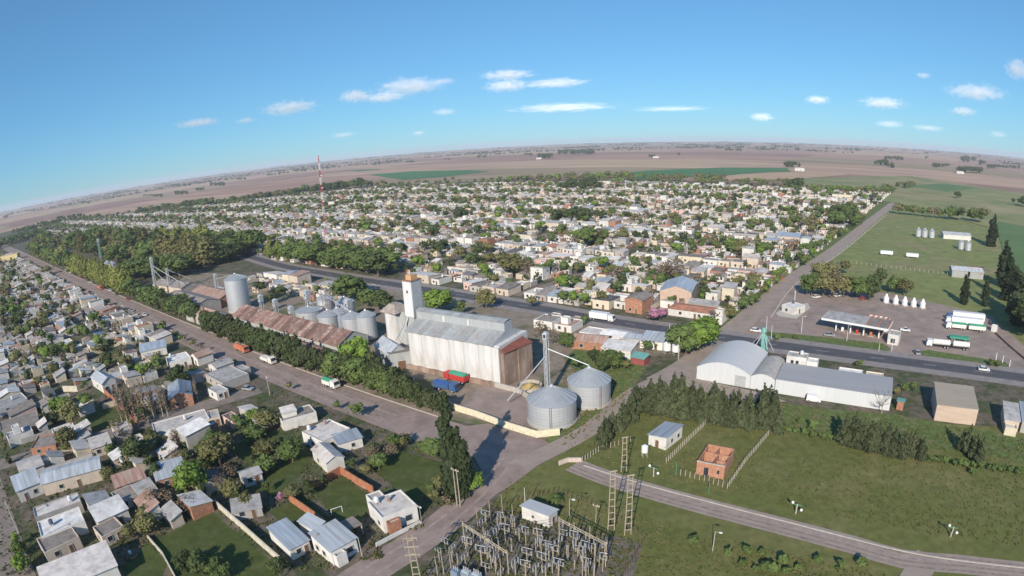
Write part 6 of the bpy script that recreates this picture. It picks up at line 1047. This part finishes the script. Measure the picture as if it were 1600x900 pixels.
# shelter belts far out on the plain
ms = Mass()
for x, y, wpx, n, h in [(283, 304, 18, 18, 16), (312, 298, 14, 14, 13), (340, 290, 24, 24, 18), (378, 281, 16, 14, 15), (435, 269, 22, 22, 20), (160, 309, 24, 20, 14), (240, 307, 30, 24, 12), (700, 250, 10, 10, 10), (588, 258, 12, 10, 14), (640, 254, 16, 14, 14), (752, 246, 14, 12, 14), (825, 243, 12, 12, 16), (852, 247, 22, 22, 22), (910, 241, 34, 34, 26), (880, 241, 14, 10, 24), (1020, 246, 10, 8, 14), (1148, 236, 28, 22, 16), (1240, 261, 24, 14, 16), (1060, 243, 4, 3, 14), (1378, 258, 18, 14, 20), (1392, 262, 12, 8, 16), (1397, 250, 28, 26, 18), (1470, 261, 26, 20, 16), (1513, 253, 20, 16, 34), (1535, 258, 8, 6, 30), (1550, 263, 26, 22, 18), (1515, 270, 40, 40, 20), (1580, 263, 26, 18, 16), (1455, 240, 24, 14, 20), (1005, 226, 20, 12, 24), (1085, 228, 30, 18, 24), (720, 240, 30, 18, 18), (550, 256, 30, 18, 18), (1330, 236, 30, 18, 22), (1230, 231, 40, 24, 24), (130, 318, 20, 12, 18), (50, 330, 26, 20, 16), (100, 321, 22, 16, 16), (205, 300, 22, 16, 20), (965, 233, 18, 12, 18)]:
    for i in range(n): p = at(x + rnd.uniform(-wpx / 2, wpx / 2), y + rnd.uniform(-.5, .5)); k = rnd.choice(['dark', 'dark', 'mid', 'lean']); tv, tf = rnd.choice(FT[k]); s = h * rnd.uniform(.7, 1.1) / KINDS[k][0]; ms.add(tv, tf, L_DARK, p.x, p.y, 0, s * 1.5, s, rnd.uniform(0, 6.28))
for i in range(330):
    az_ = rnd.uniform(-58, 55); D_ = rnd.choice((rnd.uniform(3800, 9000), rnd.uniform(8500, 13100))); c = AZ(az_) * D_; L_ = rnd.uniform(80, 620); dr = rnd.choice((U, V)); k0 = rnd.uniform(9, 17)
    for t in range(int(L_ / 22) + 2): k = rnd.choice(['dark', 'mid', 'lean']); tv, tf = FT[k][0]; s = k0 * rnd.uniform(.7, 1.2) / KINDS[k][0]; p = c + dr * rnd.uniform(-L_ / 2, L_ / 2); ms.add(tv, tf, L_DARK, p.x, p.y, 0, s * 2.2, s, rnd.uniform(0, 6.28))
tag(ms.build('shelter_belts'), 'dark clumps and belts of trees far out on the brown plain', 'trees', kind='stuff')
for i, (x, y, l) in enumerate([(1242, 267, 'tiny white farmhouse far out by the green field'), (1020, 247, 'tiny white farm building on the brown plain'), (1495, 271, 'tiny white farmhouse at the end of a dark belt'), (838, 249, 'tiny white farm shed beside the dark clump')]):
    p = at(x, y); bld('far_farmhouse', l, 'house', (p, RZU, 22, 12), 5, 'white', 'white', 'gx', 2, [('f', .3, 1, 2, 1.5, 'window'), ('f', .6, 0, 1.6, 2.4, 'door')])

# ------------------------------------------------------------------ weeds and tufts on the rough ground
L_TUFT = leaf_mat('weed_tuft', (.13, .15, .05)); L_DRY = leaf_mat('dry_tuft', (.22, .185, .10))
b = MB(); zones = [([(735, 830), (800, 752), (900, 690), (960, 650), (1010, 612), (1080, 590), (1230, 632), (1620, 700), (1640, 905), (1000, 905)], 7000, .32), ([(1180, 625), (1400, 648), (1610, 690), (1610, 722), (1480, 705), (1300, 680), (1190, 662)], 600, .45), ([(0, 600), (300, 560), (690, 700), (720, 790), (560, 890), (0, 900)], 4200, .45), ([(880, 560), (985, 555), (1010, 575), (985, 612), (945, 652), (878, 700)], 900, .5), ([(690, 868), (760, 790), (870, 812), (1005, 850), (970, 905), (650, 905)], 1100, .45), ([(560, 880), (735, 756), (752, 762), (595, 874)], 420, .5)]
LANE = [_lane, _br]
for poly, n, hh_ in zones:
    xs = [p[0] for p in poly]; ys = [p[1] for p in poly]; k = 0; tries = 0
    while k < n and tries < n * 6:
        tries += 1; x_, y_ = rnd.uniform(min(xs), max(xs)), rnd.uniform(min(ys), max(ys))
        if not inpoly(x_, y_, poly) or any(inpoly(x_, y_, l_[1]) for l_ in LAWNS): continue
        p = at(x_, y_); da = (p - AVC).dot(NU)
        if -7.5 < da < 7 or any(min((p - q).length for q in L_[::2]) < 5.2 for L_ in LANE): continue
        if abs((p - LC).dot(Vector((LV.y, -LV.x, 0)))) < 4.5: continue
        k += 1; s_ = hh_ * rnd.uniform(.5, 1.3); m_ = L_DRY if rnd.random() < .3 else L_TUFT; a_ = rnd.uniform(0, 3.14)
        for j in range(2): c_, q_ = math.cos(a_ + j * 1.57) * s_ * .7, math.sin(a_ + j * 1.57) * s_ * .7; b.poly([(p.x - c_, p.y - q_, .05), (p.x + c_, p.y + q_, .05), (p.x + c_ * .6 + rnd.uniform(-.1, .1), p.y + q_ * .6, s_), (p.x - c_ * .5, p.y - q_ * .5, s_ * .8)], m_)
tag(b.build('grass_tufts'), 'weeds and grass tufts scattered over the open ground', 'grass', kind='stuff')

# ------------------------------------------------------------------ small cumulus over the horizon
def cloud_mat(i):
    m = bpy.data.materials.new('cloud_vapour'); m.use_nodes = True; nt = m.node_tree; L = nt.links; nt.nodes.remove(nt.nodes['Principled BSDF'])
    pv = node(nt, 'ShaderNodeVolumePrincipled'); pv.inputs['Color'].default_value = (.97, .98, 1, 1); pv.inputs['Anisotropy'].default_value = -.6
    tc = node(nt, 'ShaderNodeTexCoord'); ln = node(nt, 'ShaderNodeVectorMath', operation='LENGTH'); L.new(tc.outputs['Object'], ln.inputs[0])
    ns = node(nt, 'ShaderNodeTexNoise'); ns.inputs['Scale'].default_value = 3.4; ns.inputs['Detail'].default_value = 6; ns.inputs['Roughness'].default_value = .6
    mp = node(nt, 'ShaderNodeMapping'); mp.inputs['Location'].default_value = (i * 3.7, i * 1.3, 0); mp.inputs['Scale'].default_value = (1.6, 1, .8); L.new(tc.outputs['Object'], mp.inputs[0]); L.new(mp.outputs[0], ns.inputs['Vector'])
    a = node(nt, 'ShaderNodeMath', operation='SUBTRACT'); L.new(ns.outputs[0], a.inputs[0]); k = node(nt, 'ShaderNodeMath', operation='MULTIPLY'); L.new(ln.outputs['Value'], k.inputs[0]); k.inputs[1].default_value = .52; L.new(k.outputs[0], a.inputs[1])
    r = node(nt, 'ShaderNodeMapRange'); r.inputs[1].default_value = .14; r.inputs[2].default_value = .46; r.inputs[3].default_value = 0; r.inputs[4].default_value = 1; L.new(a.outputs[0], r.inputs[0])
    d = node(nt, 'ShaderNodeMath', operation='MULTIPLY'); L.new(r.outputs[0], d.inputs[0]); d.inputs[1].default_value = .012; L.new(d.outputs[0], pv.inputs['Density'])
    L.new(pv.outputs[0], nt.nodes['Material Output'].inputs['Volume']); return m, d
CL = [(452, 168, 96, 24), (308, 192, 76, 14), (384, 188, 34, 10), (555, 150, 56, 22), (640, 135, 120, 30), (600, 152, 80, 18), (693, 127, 44, 11), (792, 117, 92, 18), (790, 134, 76, 22), (868, 130, 110, 16), (880, 168, 170, 16), (694, 175, 44, 12), (535, 211, 46, 10), (654, 208, 22, 9), (1277, 156, 42, 14), (1380, 161, 76, 20), (1526, 144, 104, 26), (1590, 108, 44, 32), (1443, 118, 26, 10), (1190, 183, 40, 14), (1390, 194, 52, 12), (1450, 200, 56, 10), (1505, 174, 44, 14), (1050, 170, 130, 9), (1560, 210, 34, 10)]
for i, (x, y, w, h) in enumerate(CL):
    dx, dy = x - 800., y - 450.; r = math.hypot(dx, dy); th = r / F; s = math.sin(th) / r; v = ROT @ np.array([dx * s, -dy * s, -math.cos(th)]); D_ = 1000.0 / v[2]; p = Vector(v) * D_ + Vector((0, 0, H))
    m, d = cloud_mat(i); sc = D_ / F; d.inputs[1].default_value = 3.4 / (w * sc) * (1.0 if h > 13 else .55)
    b = MB(); b.ball((0, 0, 0), 1, m, 16, 10); o = b.build('cloud', None, p, math.atan2(v[1], v[0]) - math.pi / 2); o.scale = (w * sc * .64, w * sc * .4, h * sc * .66); o['kind'] = 'stuff'
